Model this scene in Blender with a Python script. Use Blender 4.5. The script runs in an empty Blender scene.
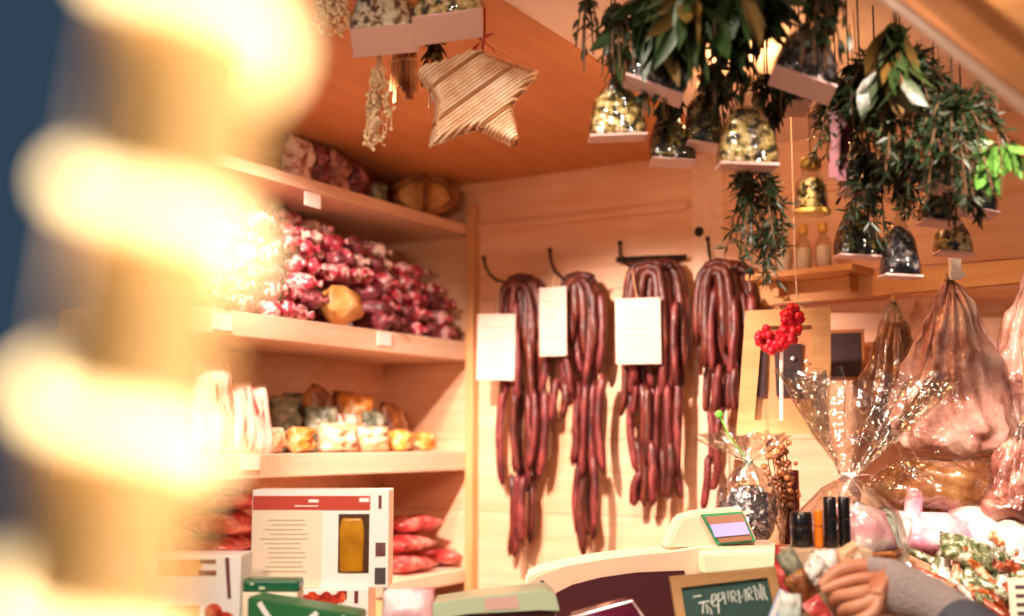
import bpy, bmesh, math, random
from mathutils import Vector, Matrix, noise
random.seed(7)
D=bpy.data; SC=bpy.context.scene; COL=SC.collection
PI=math.pi
# ------------------------------------------------------------------ camera
CAM=Vector((1.58,-2.43,1.5)); YAW=math.radians(31); PIT=math.radians(6.6); FPX=1139.0
cy,sy,cp,sp=math.cos(YAW),math.sin(YAW),math.cos(PIT),math.sin(PIT)
FW=Vector((-sy*cp,cy*cp,sp)); RT=Vector((cy,sy,0)); UP=Vector((sy*sp,-cy*sp,cp))
cd=D.cameras.new('camera'); co=D.objects.new('camera',cd); COL.objects.link(co)
co.location=CAM; co.rotation_euler=(PI/2+PIT,0,YAW)
cd.sensor_width=36; cd.lens=FPX/1024*36; cd.clip_start=.02
cd.dof.use_dof=True; cd.dof.focus_distance=1.95; cd.dof.aperture_fstop=1.75
SC.camera=co
def ray(x,y): return FW+RT*((x-512)/FPX)-UP*((y-308)/FPX)
def P(x,y,d): return CAM+ray(x,y)*d                 # a point at forward distance d
def onY(x,y,v): r=ray(x,y); return CAM+r*((v-CAM.y)/r.y)
def onX(x,y,v): r=ray(x,y); return CAM+r*((v-CAM.x)/r.x)
def onZ(x,y,v): r=ray(x,y); return CAM+r*((v-CAM.z)/r.z)
# ------------------------------------------------------------------ materials
def lin(c):
    if isinstance(c,str):
        c=[int(c[i:i+2],16)/255 for i in (0,2,4)]
        c=[x/12.92 if x<=.04045 else ((x+.055)/1.055)**2.4 for x in c]
    return (c[0],c[1],c[2],1)
def newmat(name):
    m=D.materials.new(name); m.use_nodes=True; nt=m.node_tree
    return m,nt,nt.nodes['Principled BSDF']
def N(nt,t,**k):
    n=nt.nodes.new(t)
    for a,b in k.items():
        if a.startswith('i_'): n.inputs[a[2:].replace('_',' ')].default_value=b
        else: setattr(n,a,b)
    return n
def mat(name,c,rough=.5,metal=0,spec=.5,bump=0,bs=60,emit=0,coat=0,sheen=0):
    m,nt,b=newmat(name); b.inputs['Base Color'].default_value=lin(c)
    b.inputs['Roughness'].default_value=rough; b.inputs['Metallic'].default_value=metal
    b.inputs['Specular IOR Level'].default_value=spec; b.inputs['Coat Weight'].default_value=coat
    b.inputs['Sheen Weight'].default_value=sheen
    if emit: b.inputs['Emission Color'].default_value=lin(c); b.inputs['Emission Strength'].default_value=emit
    if bump:
        tc=N(nt,'ShaderNodeTexCoord'); no=N(nt,'ShaderNodeTexNoise',i_Scale=bs,i_Detail=4.0)
        bp=N(nt,'ShaderNodeBump',i_Strength=bump,i_Distance=.01)
        nt.links.new(tc.outputs['Object'],no.inputs['Vector']); nt.links.new(no.outputs['Fac'],bp.inputs['Height'])
        nt.links.new(bp.outputs['Normal'],b.inputs['Normal'])
    return m
def mottled(name,stops,scale=20,rough=.4,const=False,bump=.3,coat=0,detail=3.0,stretch=(1,1,1),rand=True,spec=.5):
    m,nt,b=newmat(name); b.inputs['Roughness'].default_value=rough; b.inputs['Coat Weight'].default_value=coat
    b.inputs['Specular IOR Level'].default_value=spec
    tc=N(nt,'ShaderNodeTexCoord'); mp=N(nt,'ShaderNodeMapping'); mp.inputs['Scale'].default_value=stretch
    nt.links.new(tc.outputs['Object'],mp.inputs['Vector'])
    if rand:
        oi=N(nt,'ShaderNodeObjectInfo'); mu=N(nt,'ShaderNodeMath',operation='MULTIPLY'); mu.inputs[1].default_value=37.0
        nt.links.new(oi.outputs['Random'],mu.inputs[0]); nt.links.new(mu.outputs[0],mp.inputs['Location'])
    no=N(nt,'ShaderNodeTexNoise',i_Scale=scale,i_Detail=detail,i_Roughness=.6)
    nt.links.new(mp.outputs[0],no.inputs['Vector'])
    cr=N(nt,'ShaderNodeValToRGB'); cr.color_ramp.interpolation='CONSTANT' if const else 'LINEAR'
    e=cr.color_ramp.elements
    while len(e)<len(stops): e.new(.5)
    for q,(p,c) in zip(e,stops): q.position=p; q.color=lin(c)
    nt.links.new(no.outputs['Fac'],cr.inputs[0]); nt.links.new(cr.outputs[0],b.inputs['Base Color'])
    if bump:
        bp=N(nt,'ShaderNodeBump',i_Strength=bump,i_Distance=.01)
        nt.links.new(no.outputs['Fac'],bp.inputs['Height']); nt.links.new(bp.outputs['Normal'],b.inputs['Normal'])
    return m
def wood(name,c1,c2,axis='X',scale=6,rough=.55,knots=True):
    st={'X':(.12,1.6,1.6),'Y':(1.6,.12,1.6),'Z':(1.6,1.6,.12)}[axis]
    m,nt,b=newmat(name); b.inputs['Roughness'].default_value=rough
    tc=N(nt,'ShaderNodeTexCoord'); mp=N(nt,'ShaderNodeMapping'); mp.inputs['Scale'].default_value=st
    nt.links.new(tc.outputs['Object'],mp.inputs['Vector'])
    no=N(nt,'ShaderNodeTexNoise',i_Scale=scale*4,i_Detail=5.0,i_Distortion=.6)
    n2=N(nt,'ShaderNodeTexNoise',i_Scale=scale*.5,i_Detail=2.0)
    nt.links.new(mp.outputs[0],no.inputs['Vector']); nt.links.new(tc.outputs['Object'],n2.inputs['Vector'])
    ad=N(nt,'ShaderNodeMath',operation='ADD'); nt.links.new(no.outputs['Fac'],ad.inputs[0]); nt.links.new(n2.outputs['Fac'],ad.inputs[1])
    mr=N(nt,'ShaderNodeMapRange'); mr.inputs[1].default_value=.7; mr.inputs[2].default_value=1.3
    nt.links.new(ad.outputs[0],mr.inputs[0])
    cr=N(nt,'ShaderNodeValToRGB'); e=cr.color_ramp.elements; e[0].color=lin(c1); e[1].color=lin(c2)
    nt.links.new(mr.outputs[0],cr.inputs[0]); nt.links.new(cr.outputs[0],b.inputs['Base Color'])
    bp=N(nt,'ShaderNodeBump',i_Strength=.12,i_Distance=.004); nt.links.new(no.outputs['Fac'],bp.inputs['Height']); nt.links.new(bp.outputs['Normal'],b.inputs['Normal'])
    return m
def cello(name,tint='f4f1ea',gl=.10,edge=.55,rough=.12,bs=45,bstr=.5):
    m,nt,b=newmat(name); nt.nodes.remove(b); out=nt.nodes['Material Output']
    tr=N(nt,'ShaderNodeBsdfTransparent'); tr.inputs[0].default_value=lin(tint)
    g=N(nt,'ShaderNodeBsdfGlossy'); g.inputs['Roughness'].default_value=rough
    tc=N(nt,'ShaderNodeTexCoord'); no=N(nt,'ShaderNodeTexNoise',i_Scale=bs,i_Detail=2.0)
    bp=N(nt,'ShaderNodeBump',i_Strength=bstr,i_Distance=.02)
    nt.links.new(tc.outputs['Object'],no.inputs['Vector']); nt.links.new(no.outputs['Fac'],bp.inputs['Height']); nt.links.new(bp.outputs['Normal'],g.inputs['Normal'])
    lw=N(nt,'ShaderNodeLayerWeight',i_Blend=.35); mr=N(nt,'ShaderNodeMapRange'); mr.inputs[3].default_value=gl; mr.inputs[4].default_value=edge
    nt.links.new(lw.outputs['Facing'],mr.inputs[0])
    mx=N(nt,'ShaderNodeMixShader'); nt.links.new(mr.outputs[0],mx.inputs[0]); nt.links.new(tr.outputs[0],mx.inputs[1]); nt.links.new(g.outputs[0],mx.inputs[2])
    nt.links.new(mx.outputs[0],out.inputs['Surface'])
    return m
M={}
M['wall']=wood('pine_wall','dba27a','efc4a2','X')
M['ceil']=wood('pine_ceiling','c07a44','d4925a','Y')
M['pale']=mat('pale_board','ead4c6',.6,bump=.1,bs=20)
M['shelf']=wood('shelf_pine','e0b496','f0d0b4','Y')
M['post']=wood('post_wood','c98f58','dba873','Z')
M['trim']=wood('dark_trim','9a5f30','b87a44','X',5)
M['floor']=mat('asphalt','4a4640',.9,bump=.3,bs=40)
M['counter']=wood('counter_wood','a8784c','c09062','X')
M['beam']=wood('beam_wood','c88a4e','dca468','X')
M['saus']=mottled('sausage_skin',[(.3,'34100e'),(.5,'602222'),(.68,'8c3e3a')],55,.42,stretch=(1,1,.35),bump=.5)
M['saus2']=mottled('sausage_skin_brown',[(.3,'2c0f0a'),(.5,'542016'),(.7,'783828')],55,.42,stretch=(1,1,.35),bump=.5)
M['string']=mat('twine','c9a070',.8)
M['iron']=mat('dark_iron','2a221e',.45,.6)
M['paper']=mat('white_paper','f3ece4',.7)
M['ink']=mat('grey_print','b4a094',.7)
M['white']=mat('white_carton','f6f2ec',.45)
M['kraft']=mat('beige_carton','b89c7c',.6)
M['cream']=mat('cream_carton','f2e2c8',.5)
M['redp']=mat('red_print','c2402c',.5)
M['dredp']=mat('brown_red_print','6e2a2c',.5)
M['greyp']=mat('dark_grey_print','4a4444',.5)
M['brownp']=mat('pale_brown_print','cdb496',.6)
M['amber']=mottled('mustard_filling',[(.3,'9a6208'),(.7,'c88a14')],25,.3,bump=0)
M['amberd']=mat('window_recess','4a2a14',.4)
M['tomato']=mottled('tomato_print',[(.35,'8e1d10'),(.52,'cf3c22'),(.66,'e8734a'),(.74,'f6d8b8')],60,.4,bump=0)
M['orangep']=mottled('orange_print',[(.3,'c87a30'),(.7,'eeb56a')],30,.4,bump=0)
M['green']=mat('bottle_green_plastic','0e5a3a',.3)
M['dgreen']=mat('green_carton','2c6a3c',.4)
M['salA']=mottled('red_white_salami',[(0,'4a0d18'),(.38,'8e1c2c'),(.5,'c4455a'),(.58,'e9c3bd'),(.68,'7a1c2a')],42,.38,bump=.6,coat=.4)
M['salB']=mottled('pale_salami',[(0,'5b2326'),(.4,'a2525a'),(.5,'e6c3b4'),(.66,'f3ddd0')],38,.4,bump=.6,coat=.4)
M['salC']=mottled('dark_salami',[(0,'260b0e'),(.45,'5a1f26'),(.6,'94434c'),(.7,'d0a09a')],38,.4,bump=.6,coat=.3)
M['tan']=mottled('tan_bread',[(.3,'b9732f'),(.6,'e0a864'),(.75,'f0cf9a')],22,.5)
M['orange']=mottled('orange_pouch',[(.3,'c0691c'),(.5,'e29a48'),(.65,'f4dcb4')],26,.35,coat=.3)
M['peach']=mottled('peach_pouch',[(.3,'d98a5a'),(.5,'f2c49c'),(.65,'fbead6')],24,.35,coat=.3)
M['herbg']=mottled('grey_green_pouch',[(.3,'33382c'),(.5,'6d7460'),(.65,'a9a890')],34,.4,coat=.3)
M['brown']=mottled('brown_pouch',[(.3,'4a2414'),(.5,'8a4c22'),(.65,'c48a50')],30,.4,coat=.3)
M['wstripe']=mottled('white_red_pouch',[(.42,'f6e8da'),(.56,'f1c9b8'),(.62,'b8443c')],16,.35,stretch=(2.5,.6,.6),bump=.2,coat=.3)
M['redpk']=mottled('red_vacuum_pack',[(.3,'8e1e22'),(.5,'cc4a48'),(.62,'e98a80'),(.72,'f2c4b4')],24,.25,bump=.5,coat=.6)
M['greenlab']=mat('green_label','1f5a40',.4)
M['basket']=mottled('wicker_brown',[(.3,'5c2e10'),(.6,'a0622c'),(.75,'c48a4a')],30,.6,stretch=(1,1,3))
M['cane']=mottled('pale_cane',[(.3,'dca880'),(.55,'f2d2b0'),(.75,'fae8d2')],26,.5)
M['cane2']=mottled('orange_cane',[(.3,'9a5c30'),(.7,'cc8c54')],26,.5)
M['red']=mat('red_ribbon','b0161c',.4)
M['berry']=mat('red_berries','d0102a',.35,coat=.4)
M['maroon']=mat('maroon_ribbon','5a0d1e',.5)
M['leaf']=mottled('bay_leaf',[(.3,'17240f'),(.6,'2c401c'),(.78,'566634')],14,.4)
M['leafd']=mottled('dark_needles',[(.3,'142010'),(.6,'24381c'),(.8,'44582e')],14,.45)
M['leafb']=mottled('brown_leaf',[(.3,'3c2e10'),(.7,'705624')],14,.45)
M['leafl']=mottled('light_leaf',[(.3,'346024'),(.7,'6aa044')],14,.4)
M['stem']=mat('twig_brown','5a3c20',.8)
M['dry']=mottled('dried_blossom',[(.3,'d2a878'),(.6,'f0d8ae')],60,.8)
M['fillA']=mottled('herb_mix_dark',[(.36,'14120c'),(.46,'3a3a20'),(.54,'6f6a38'),(.62,'c0a860')],75,.6,const=True,bump=.6)
M['fillB']=mottled('herb_mix_yellow',[(.38,'2c2a12'),(.44,'8a7430'),(.5,'d8bf78'),(.6,'f2e3b4')],75,.6,const=True,bump=.6)
M['fillC']=mottled('herb_mix_grey',[(.36,'181820'),(.46,'3c3c46'),(.55,'8c8a90'),(.63,'d8d4d0')],75,.5,const=True,bump=.6)
M['fillD']=mottled('herb_mix_white',[(.36,'5c4030'),(.44,'b08a60'),(.5,'f0e2cc'),(.6,'fbf3e4')],75,.6,const=True,bump=.6)
M['card']=mat('pink_grey_card','d4aca4',.6)
M['cello']=cello('clear_cellophane')
M['cellob']=cello('crinkled_cellophane',gl=.16,edge=.75,rough=.18,bs=25,bstr=1.0)
M['cellom']=cello('thin_clear_film','fbf6f2',gl=.05,edge=.35,rough=.2)
M['glass']=cello('clear_glass',gl=.06,edge=.6,rough=.03,bs=5,bstr=.02)
M['black']=mat('black_foil','0c0a0a',.28,coat=.5)
M['wine']=mat('dark_red_bottle','3c0c10',.15,coat=.6)
M['oil']=mat('amber_glass','c86a14',.15,coat=.6)
M['meat']=mottled('cured_meat',[(.32,'3a160e'),(.45,'84463a'),(.56,'c08474'),(.68,'e8beb0')],17,.4,bump=.9,detail=6.0,coat=.3)
M['meatp']=mottled('pale_cured_meat',[(.30,'6a3428'),(.41,'c08474'),(.52,'ecbcae'),(.66,'fae2d8')],17,.4,bump=.9,detail=6.0,coat=.3)
M['bread']=mottled('brown_crust',[(.3,'5a2c10'),(.5,'9c6030'),(.65,'c89660')],14,.5,bump=.8,detail=5.0)
M['scale']=mat('cream_plastic','c0a48a',.35)
M['scaleg']=mat('pale_green_plastic','b8c8a8',.3)
M['scaled']=mat('dark_maroon_panel','38141a',.4)
M['gasket']=mat('green_rim','2c7a52',.35)
M['screenb']=mat('brown_screen_glass','8c6650',.2)
M['lcd']=mat('lavender_display','8c8ad0',.3,emit=.25)
M['frame']=wood('light_frame_wood','a87c4c','c49c68','X')
M['polew']=wood('pale_pole_wood','cc9c62','e0ba80','Z')
M['cardp']=mat('price_card_paper','ccb2a6',.7)
M['slate']=mat('chalkboard_slate','30504a',.6,bump=.05)
M['chalk']=mat('white_chalk','e4ece4',.9)
M['skin']=mottled('hand_skin',[(.3,'c07a5a'),(.7,'d89a78')],18,.45,bump=.05,rand=False)
M['glove']=mat('grey_knit','a89894',.9,bump=.5,bs=220,sheen=.3)
M['sleeve']=mat('blue_grey_jacket','4c505c',.8,bump=.3,bs=120)
M['trous']=mat('dark_trousers','2a2c34',.8)
M['hair']=mat('brown_hair','3a2618',.6)
M['pinkc']=mottled('pink_white_wrap',[(.35,'e88aa4'),(.5,'f6c4cc'),(.62,'fdf2ee')],12,.35,coat=.4,bump=.6)
M['whitec']=mottled('white_wrap',[(.3,'e4d4c8'),(.5,'fbf4ec'),(.68,'fdfaf4'),(.74,'8ca070')],9,.35,coat=.4,bump=.6)
M['candyr']=mottled('brown_red_stick',[(.3,'5a1a10'),(.6,'b0522c'),(.70,'f4dcc0')],85,.3,coat=.5)
M['candyo']=mottled('orange_stick',[(.3,'7a3814'),(.5,'b86a34'),(.6,'f0d4ac'),(.75,'fbeede')],85,.3,coat=.5)
M['candyw']=mottled('clear_white_stick',[(.35,'8a8a78'),(.5,'e0d8cc'),(.66,'fbf6ee')],80,.25,coat=.5)
M['candyg']=mottled('green_stick',[(.35,'34401e'),(.52,'7c8458'),(.62,'e4e2cc')],80,.3,coat=.5)
M['mint']=mottled('mint_wrap',[(.35,'7c9a8c'),(.55,'d4e4d8'),(.7,'f6f8f0')],18,.3,coat=.5)
M['blue']=mat('pale_blue_plastic','a8bce0',.2,coat=.5)
M['purple']=mottled('maroon_film',[(.35,'3c0f24'),(.55,'7a2440'),(.66,'5a64a0')],14,.15,coat=.6,bump=.1)
M['glint']=mat('glint_green','5cd03c',.15,coat=.6)
M['yellowlid']=mat('yellow_cap','d8a850',.35)
M['photo']=mat('dark_photo','3a2a2c',.35)
M['photo2']=mat('tan_photo','b4825a',.4)
M['led']=D.materials.new('warm_led'); M['led'].use_nodes=True
nt=M['led'].node_tree; b=nt.nodes['Principled BSDF']; b.inputs['Base Color'].default_value=(1,.8,.5,1)
b.inputs['Emission Color'].default_value=(1,.70,.32,1); b.inputs['Emission Strength'].default_value=2.6
# ------------------------------------------------------------------ mesh helpers
def obj(name,bm,m,parent=None,smooth=False,loc=None,rot=None):
    me=D.meshes.new(name)
    bmesh.ops.recalc_face_normals(bm,faces=bm.faces[:])
    if smooth:
        for f in bm.faces: f.smooth=True
    bm.to_mesh(me); bm.free()
    for x in (m if isinstance(m,(list,tuple)) else [m]): me.materials.append(x)
    o=D.objects.new(name,me); COL.objects.link(o)
    if parent: o.parent=parent
    if loc is not None: o.location=loc
    if rot is not None: o.rotation_euler=rot
    return o
def tag(o,label,cat,group=None,kind=None):
    o['label']=label; o['category']=cat
    if group: o['group']=group
    if kind: o['kind']=kind
    return o
def struct(name,bm,m):
    o=obj(name,bm,m); o['kind']='structure'; return o
def thing(name,label,cat,loc=(0,0,0),rz=0,group=None,rot=None):
    o=D.objects.new(name,None); COL.objects.link(o); o.empty_display_size=.02
    o.location=loc; o.rotation_euler=rot if rot else (0,0,rz)
    return tag(o,label,cat,group)
def copy_tree(o,parent=None):
    c=o.copy(); COL.objects.link(c); c.parent=parent
    for ch in o.children: copy_tree(ch,c)
    return c
def B(): return bmesh.new()
def box(bm,c,s,rot=None,bev=0,mi=0):
    r=bmesh.ops.create_cube(bm,size=1); vs=r['verts']
    bmesh.ops.scale(bm,vec=s,verts=vs)
    if bev:
        es=list({e for v in vs for e in v.link_edges})
        r=bmesh.ops.bevel(bm,geom=es,offset=bev,segments=2,affect='EDGES',profile=.5)
        vs=list({v for f in r['faces'] for v in f.verts}|{v for v in vs if v.is_valid})
        st=list(vs); seen=set(vs)
        while st:
            v=st.pop()
            for e in v.link_edges:
                w=e.other_vert(v)
                if w not in seen: seen.add(w); st.append(w)
        vs=list(seen)
    if rot: bmesh.ops.rotate(bm,cent=(0,0,0),matrix=rot,verts=vs)
    bmesh.ops.translate(bm,vec=c,verts=vs)
    if mi:
        for f in {f for v in vs for f in v.link_faces}: f.material_index=mi
    return vs
def tube(bm,pts,rad,seg=8,mi=0,cap=True):
    pts=[Vector(p) for p in pts]; n=len(pts)
    if not hasattr(rad,'__len__'): rad=[rad]*n
    rings=[]; ref=None
    for i,p in enumerate(pts):
        t=(pts[min(i+1,n-1)]-pts[max(i-1,0)]).normalized()
        if ref is None:
            ref=Vector((0,0,1)) if abs(t.z)<.9 else Vector((1,0,0))
            u=t.cross(ref).normalized()
        else:
            u=(u-t*u.dot(t)).normalized()
        w=t.cross(u)
        rings.append([bm.verts.new(p+(u*math.cos(2*PI*k/seg)+w*math.sin(2*PI*k/seg))*rad[i]) for k in range(seg)])
    for a,b_ in zip(rings,rings[1:]):
        for k in range(seg):
            f=bm.faces.new((a[k],a[(k+1)%seg],b_[(k+1)%seg],b_[k])); f.material_index=mi
    if cap:
        for r in (rings[0][::-1],rings[-1]):
            f=bm.faces.new(r); f.material_index=mi
def lathe(bm,prof,seg=20,mi=0,M4=None,closed=False):
    rings=[]
    for r,z in prof:
        rings.append([bm.verts.new((r*math.cos(2*PI*k/seg),r*math.sin(2*PI*k/seg),z)) for k in range(seg)])
    vs=[v for r in rings for v in r]
    for a,b_ in zip(rings,rings[1:]):
        for k in range(seg):
            f=bm.faces.new((a[k],a[(k+1)%seg],b_[(k+1)%seg],b_[k])); f.material_index=mi
    if not closed:
        bm.faces.new(rings[0][::-1]).material_index=mi; bm.faces.new(rings[-1]).material_index=mi
    if M4: bmesh.ops.transform(bm,matrix=M4,verts=vs)
    return vs
def prism(bm,poly,y0,y1,mi=0,bev=0):                # outline in x,z; thickness along y
    a=[bm.verts.new((x,y0,z)) for x,z in poly]; b_=[bm.verts.new((x,y1,z)) for x,z in poly]
    fs=[bm.faces.new(a),bm.faces.new(b_[::-1])]; n=len(poly)
    for i in range(n): fs.append(bm.faces.new((a[i],b_[i],b_[(i+1)%n],a[(i+1)%n])))
    for f in fs: f.material_index=mi
    if bev: bmesh.ops.bevel(bm,geom=list({e for f in fs for e in f.edges}),offset=bev,segments=2,affect='EDGES')
    return a+b_
def ico(bm,c,r,sub=2,s=(1,1,1),mi=0,nz=0,fq=20,seed=0):
    q=bmesh.ops.create_icosphere(bm,subdivisions=sub,radius=1)['verts']
    for v in q:
        d=1+nz*noise.noise(v.co*r*fq+Vector((seed,seed*.7,0)))
        v.co=Vector((v.co.x*s[0],v.co.y*s[1],v.co.z*s[2]))*r*d+Vector(c)
    for f in {f for v in q for f in v.link_faces}: f.material_index=mi; f.smooth=True
    return q
def pouch(bm,w,h,t,nz=.25,seed=0,n=12,crimp=True,mi=0):
    """a filled flat pack lying in x,z with thickness along y, sealed all round"""
    g={}
    for s in (0,1):
        for i in range(n+1):
            for j in range(n+1):
                u=i/n*2-1; v=j/n*2-1
                edge=i in(0,n) or j in(0,n)
                if s and edge: g[s,i,j]=g[0,i,j]; continue
                k=(1-abs(u)**3)*(1-abs(v)**4)
                q=noise.noise(Vector((u*2.2,v*2.2,seed*3.1+s*9)))*nz+noise.noise(Vector((u*5,v*5,seed+s*5)))*nz*.5
                pin=1-.10*(1-abs(v))*0-.06*abs(v)**2*(noise.noise(Vector((v*2,seed,u)))+.2)
                y=(1 if s else -1)*t/2*(k**.75)*(1+q*1.3)
                if abs(v)>.86 and crimp: y+=.0015*math.sin(i*2.1)
                g[s,i,j]=bm.verts.new((u*w/2*pin,y,v*h/2))
    for s in (0,1):
        for i in range(n):
            for j in range(n):
                f=bm.faces.new((g[s,i,j],g[s,i+1,j],g[s,i+1,j+1],g[s,i,j+1])); f.material_index=mi; f.smooth=True
def leaf(bm,p,d,L,W,up=Vector((0,0,1)),curl=.25,mi=0):
    d=d.normalized(); s=d.cross(up)
    if s.length<.05: s=d.cross(Vector((1,0,0)))
    s.normalize(); nrm=s.cross(d)
    prof=[(0,.08),(.25,.8),(.5,1),(.75,.7),(1,.02)]; rows=[]
    for t,w in prof:
        c=p+d*L*t-nrm*curl*L*t*t
        rows.append([bm.verts.new(c-s*W/2*w+nrm*W*.12*w),bm.verts.new(c),bm.verts.new(c+s*W/2*w+nrm*W*.12*w)])
    for a,b_ in zip(rows,rows[1:]):
        for k in (0,1):
            f=bm.faces.new((a[k],a[k+1],b_[k+1],b_[k])); f.material_index=mi; f.smooth=True
def rv(s=1): return Vector((random.uniform(-s,s),random.uniform(-s,s),random.uniform(-s,s)))
rnd=random.uniform
ROTC=Matrix.Rotation(YAW,3,'Z')
def L(x,z,d,cx,cz): return ((x-cx)*d/FPX,(cz-z)*d/FPX)     # a pixel offset as metres in an upright plane square to the camera
# ------------------------------------------------------------------ the setting
ZC=2.16
bm=B(); z=0
zs=[0]+[2.035-.178*k for k in range(11,-1,-1)]+[ZC]
zs=sorted(set(q for q in zs if q>=0))
for a,b_ in zip(zs,zs[1:]):
    box(bm,(.86,.02,(a+b_)/2),(2.3,.04,b_-a-.0005),bev=.0022)
struct('wall_back',bm,M['wall'])
bm=B(); box(bm,(-.30,-.44,ZC/2),(.04,.88,ZC)); struct('wall_left',bm,M['wall'])
bm=B(); box(bm,(2.03,-.2,ZC/2),(.04,.4,ZC)); struct('wall_right',bm,M['wall'])
bm=B()
x=-.32
while x<.715:
    w=min(.13,.72-x); f0=-.88 if x<-.05 else -1.02 if x<.1 else -1.2; box(bm,(x+w/2,(f0+.04)/2,ZC+.015),(w-.0005,.04-f0,.03),bev=.0015); x+=w
struct('ceiling',bm,M['ceil'])
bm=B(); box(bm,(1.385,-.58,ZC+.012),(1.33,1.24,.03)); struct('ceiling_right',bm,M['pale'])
bm=B(); box(bm,(1,-1,-.02),(7,7,.04)); struct('floor',bm,M['floor'])
bm=B(); box(bm,(.31,-.005,2.037),(.575,.010,.018),bev=.002); struct('trim_4',bm,M['wall'])
bm=B(); box(bm,(.645,-.003,1.08),(.075,.006,2.15),bev=.001); struct('trim_5',bm,M['shelf'])
# sloping gable boards at the front, upper right
def gable(x0,y0,x1,y1,wpx,Y,thick,name,m):
    a=onY(x0,y0,Y); b_=onY(x1,y1,Y); d=(b_-a); a-=d*.35; b_+=d*.5; d=(b_-a).normalized(); n=Vector((-d.z,0,d.x))
    if n.z<0: n=-n
    w=wpx
    bm=B(); poly=[(a.x,a.z),(b_.x,b_.z),((b_+n*w).x,(b_+n*w).z),((a+n*w).x,(a+n*w).z)]
    prism(bm,poly,Y-thick/2,Y+thick/2,bev=.002); struct(name,bm,m)
gable(880,-2,1024,112,.014,-1.205,.05,'trim_1',M['pale'])
gable(892,-4,1036,110,.075,-1.225,.03,'trim_2',M['trim'])
gable(955,-20,1050,55,.10,-1.245,.03,'trim_3',M['beam'])
# ------------------------------------------------------------------ shelving unit
un=thing('shelving_unit','pine wall shelving of four boards along the left wall','shelves',(-.14,-.6,0))
def shelfpart(z0,z1,y0):
    bm=B(); box(bm,(-.14+.14,(y0-.003)/2+.6,(z0+z1)/2),(.278,-y0-.003,z1-z0),bev=.002); return obj('shelf',bm,M['shelf'],un)
s1=shelfpart(2.022,2.048,-1.02); s2=shelfpart(1.699,1.747,-1.02); s3=shelfpart(1.425,1.472,-1.02); s4=shelfpart(1.15,1.182,-1.02)
shelfpart(.5,.53,-1.02)
bm=B(); box(bm,(.14+.012,.6-.016,1.05),(.022,.03,2.1),bev=.002); obj('upright',bm,M['post'],un)
bm=B(); box(bm,(.14+.012,.6-1.005,.76),(.022,.03,1.52),bev=.002); obj('upright',bm,M['post'],un)
for sh,px,py in ((s2,222,322),(s2,384,339),(s3,250,462),(s1,312,200)):
    p=onX(px,py,0.0); bm=B(); box(bm,(p.x-un.location.x+.0015,p.y-un.location.y,p.z),(.002,.05,.03)); o=obj('price_ticket',bm,M['paper'],sh)
# ------------------------------------------------------------------ goods on the shelves
def salami(n,Ln,r):
    bm=B(); pts=[];rad=[]
    k=14; cu=rnd(-.008,.008)
    for i in range(k+1):
        t=i/k; x=(t-.5)*Ln; pts.append((x,cu*math.sin(t*PI),0))
        e=min(t,1-t); rr=r*min(1,(e/.14)**.55) if e>0 else 0
        rad.append(max(.15*r,rr*(1+.12*noise.noise(Vector((x*50,n,0))))))
    tube(bm,pts,rad,10)
    for s in (-1,1):
        x=s*Ln/2; lathe(bm,[(r*.15,0),(r*.3,.006),(r*.42,.013),(r*.2,.014)],8,M4=Matrix.Translation((x-s*.002,0,0))@Matrix.Rotation(s*PI/2,4,'Y'))
    return bm
SAL=[('red_salami','salA',.11,.021,'short red and white wrapped salami in the heap on the second shelf'),
     ('pale_salami','salB',.095,.02,'short salami with a white bloom in the heap on the second shelf'),
     ('dark_salami','salC',.115,.021,'short dark salami in the heap on the second shelf'),
     ('red_salami','salA',.085,.023,'stubby red and white wrapped salami in the heap on the second shelf')]
protos=[]
for i,(nm,mk,ln,r,lb) in enumerate(SAL):
    o=obj(nm,salami(i,ln,r),M[mk],smooth=True); tag(o,lb,'salami','salami heaped on the second shelf: '+nm.replace('_',' ')+(' stubby' if i==3 else '')); protos.append(o)
used=set()
def place(i,loc,rot):
    p=protos[i]
    if i in used: o=p.copy(); COL.objects.link(o)
    else: o=p; used.add(i)
    o.location=loc; o.rotation_euler=rot; return o
gap=onX(343,290,-.03)
for lay in range(7):
    zt=1.768+lay*.036
    for cx in ((-.055,-.17) if lay<6 else (-.17,)):
        cx2=cx-.012*lay*(cx>-.1)
        yy=-.055-(.04 if lay%2 else 0)
        while yy>-.99:
            hmax=.262 if yy<-.5 else .262-.13*(yy+.5)/.5
            if zt-1.747<hmax and not (lay in(0,1,2) and cx>-.1 and abs(yy-gap.y)<.085):
                i=random.choices((0,1,2,3),(5,2,3,4))[0]
                place(i,(cx2+rnd(-.01,.01),yy+rnd(-.006,.006),zt+rnd(-.004,.004)),(rnd(-.1,.1),rnd(-.12,.12),rnd(-.5,.5)))
            yy-=.05
# tan loaf in the middle of the heap
bm=B(); ico(bm,(0,0,0),.05,3,(.7,1.25,.85),nz=.3,fq=30,seed=3); ln=obj('bread_loaf',bm,M['tan'],loc=(-.035,gap.y,1.795)); tag(ln,'tan crusty loaf lying amid the salami on the second shelf','bread')
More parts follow.
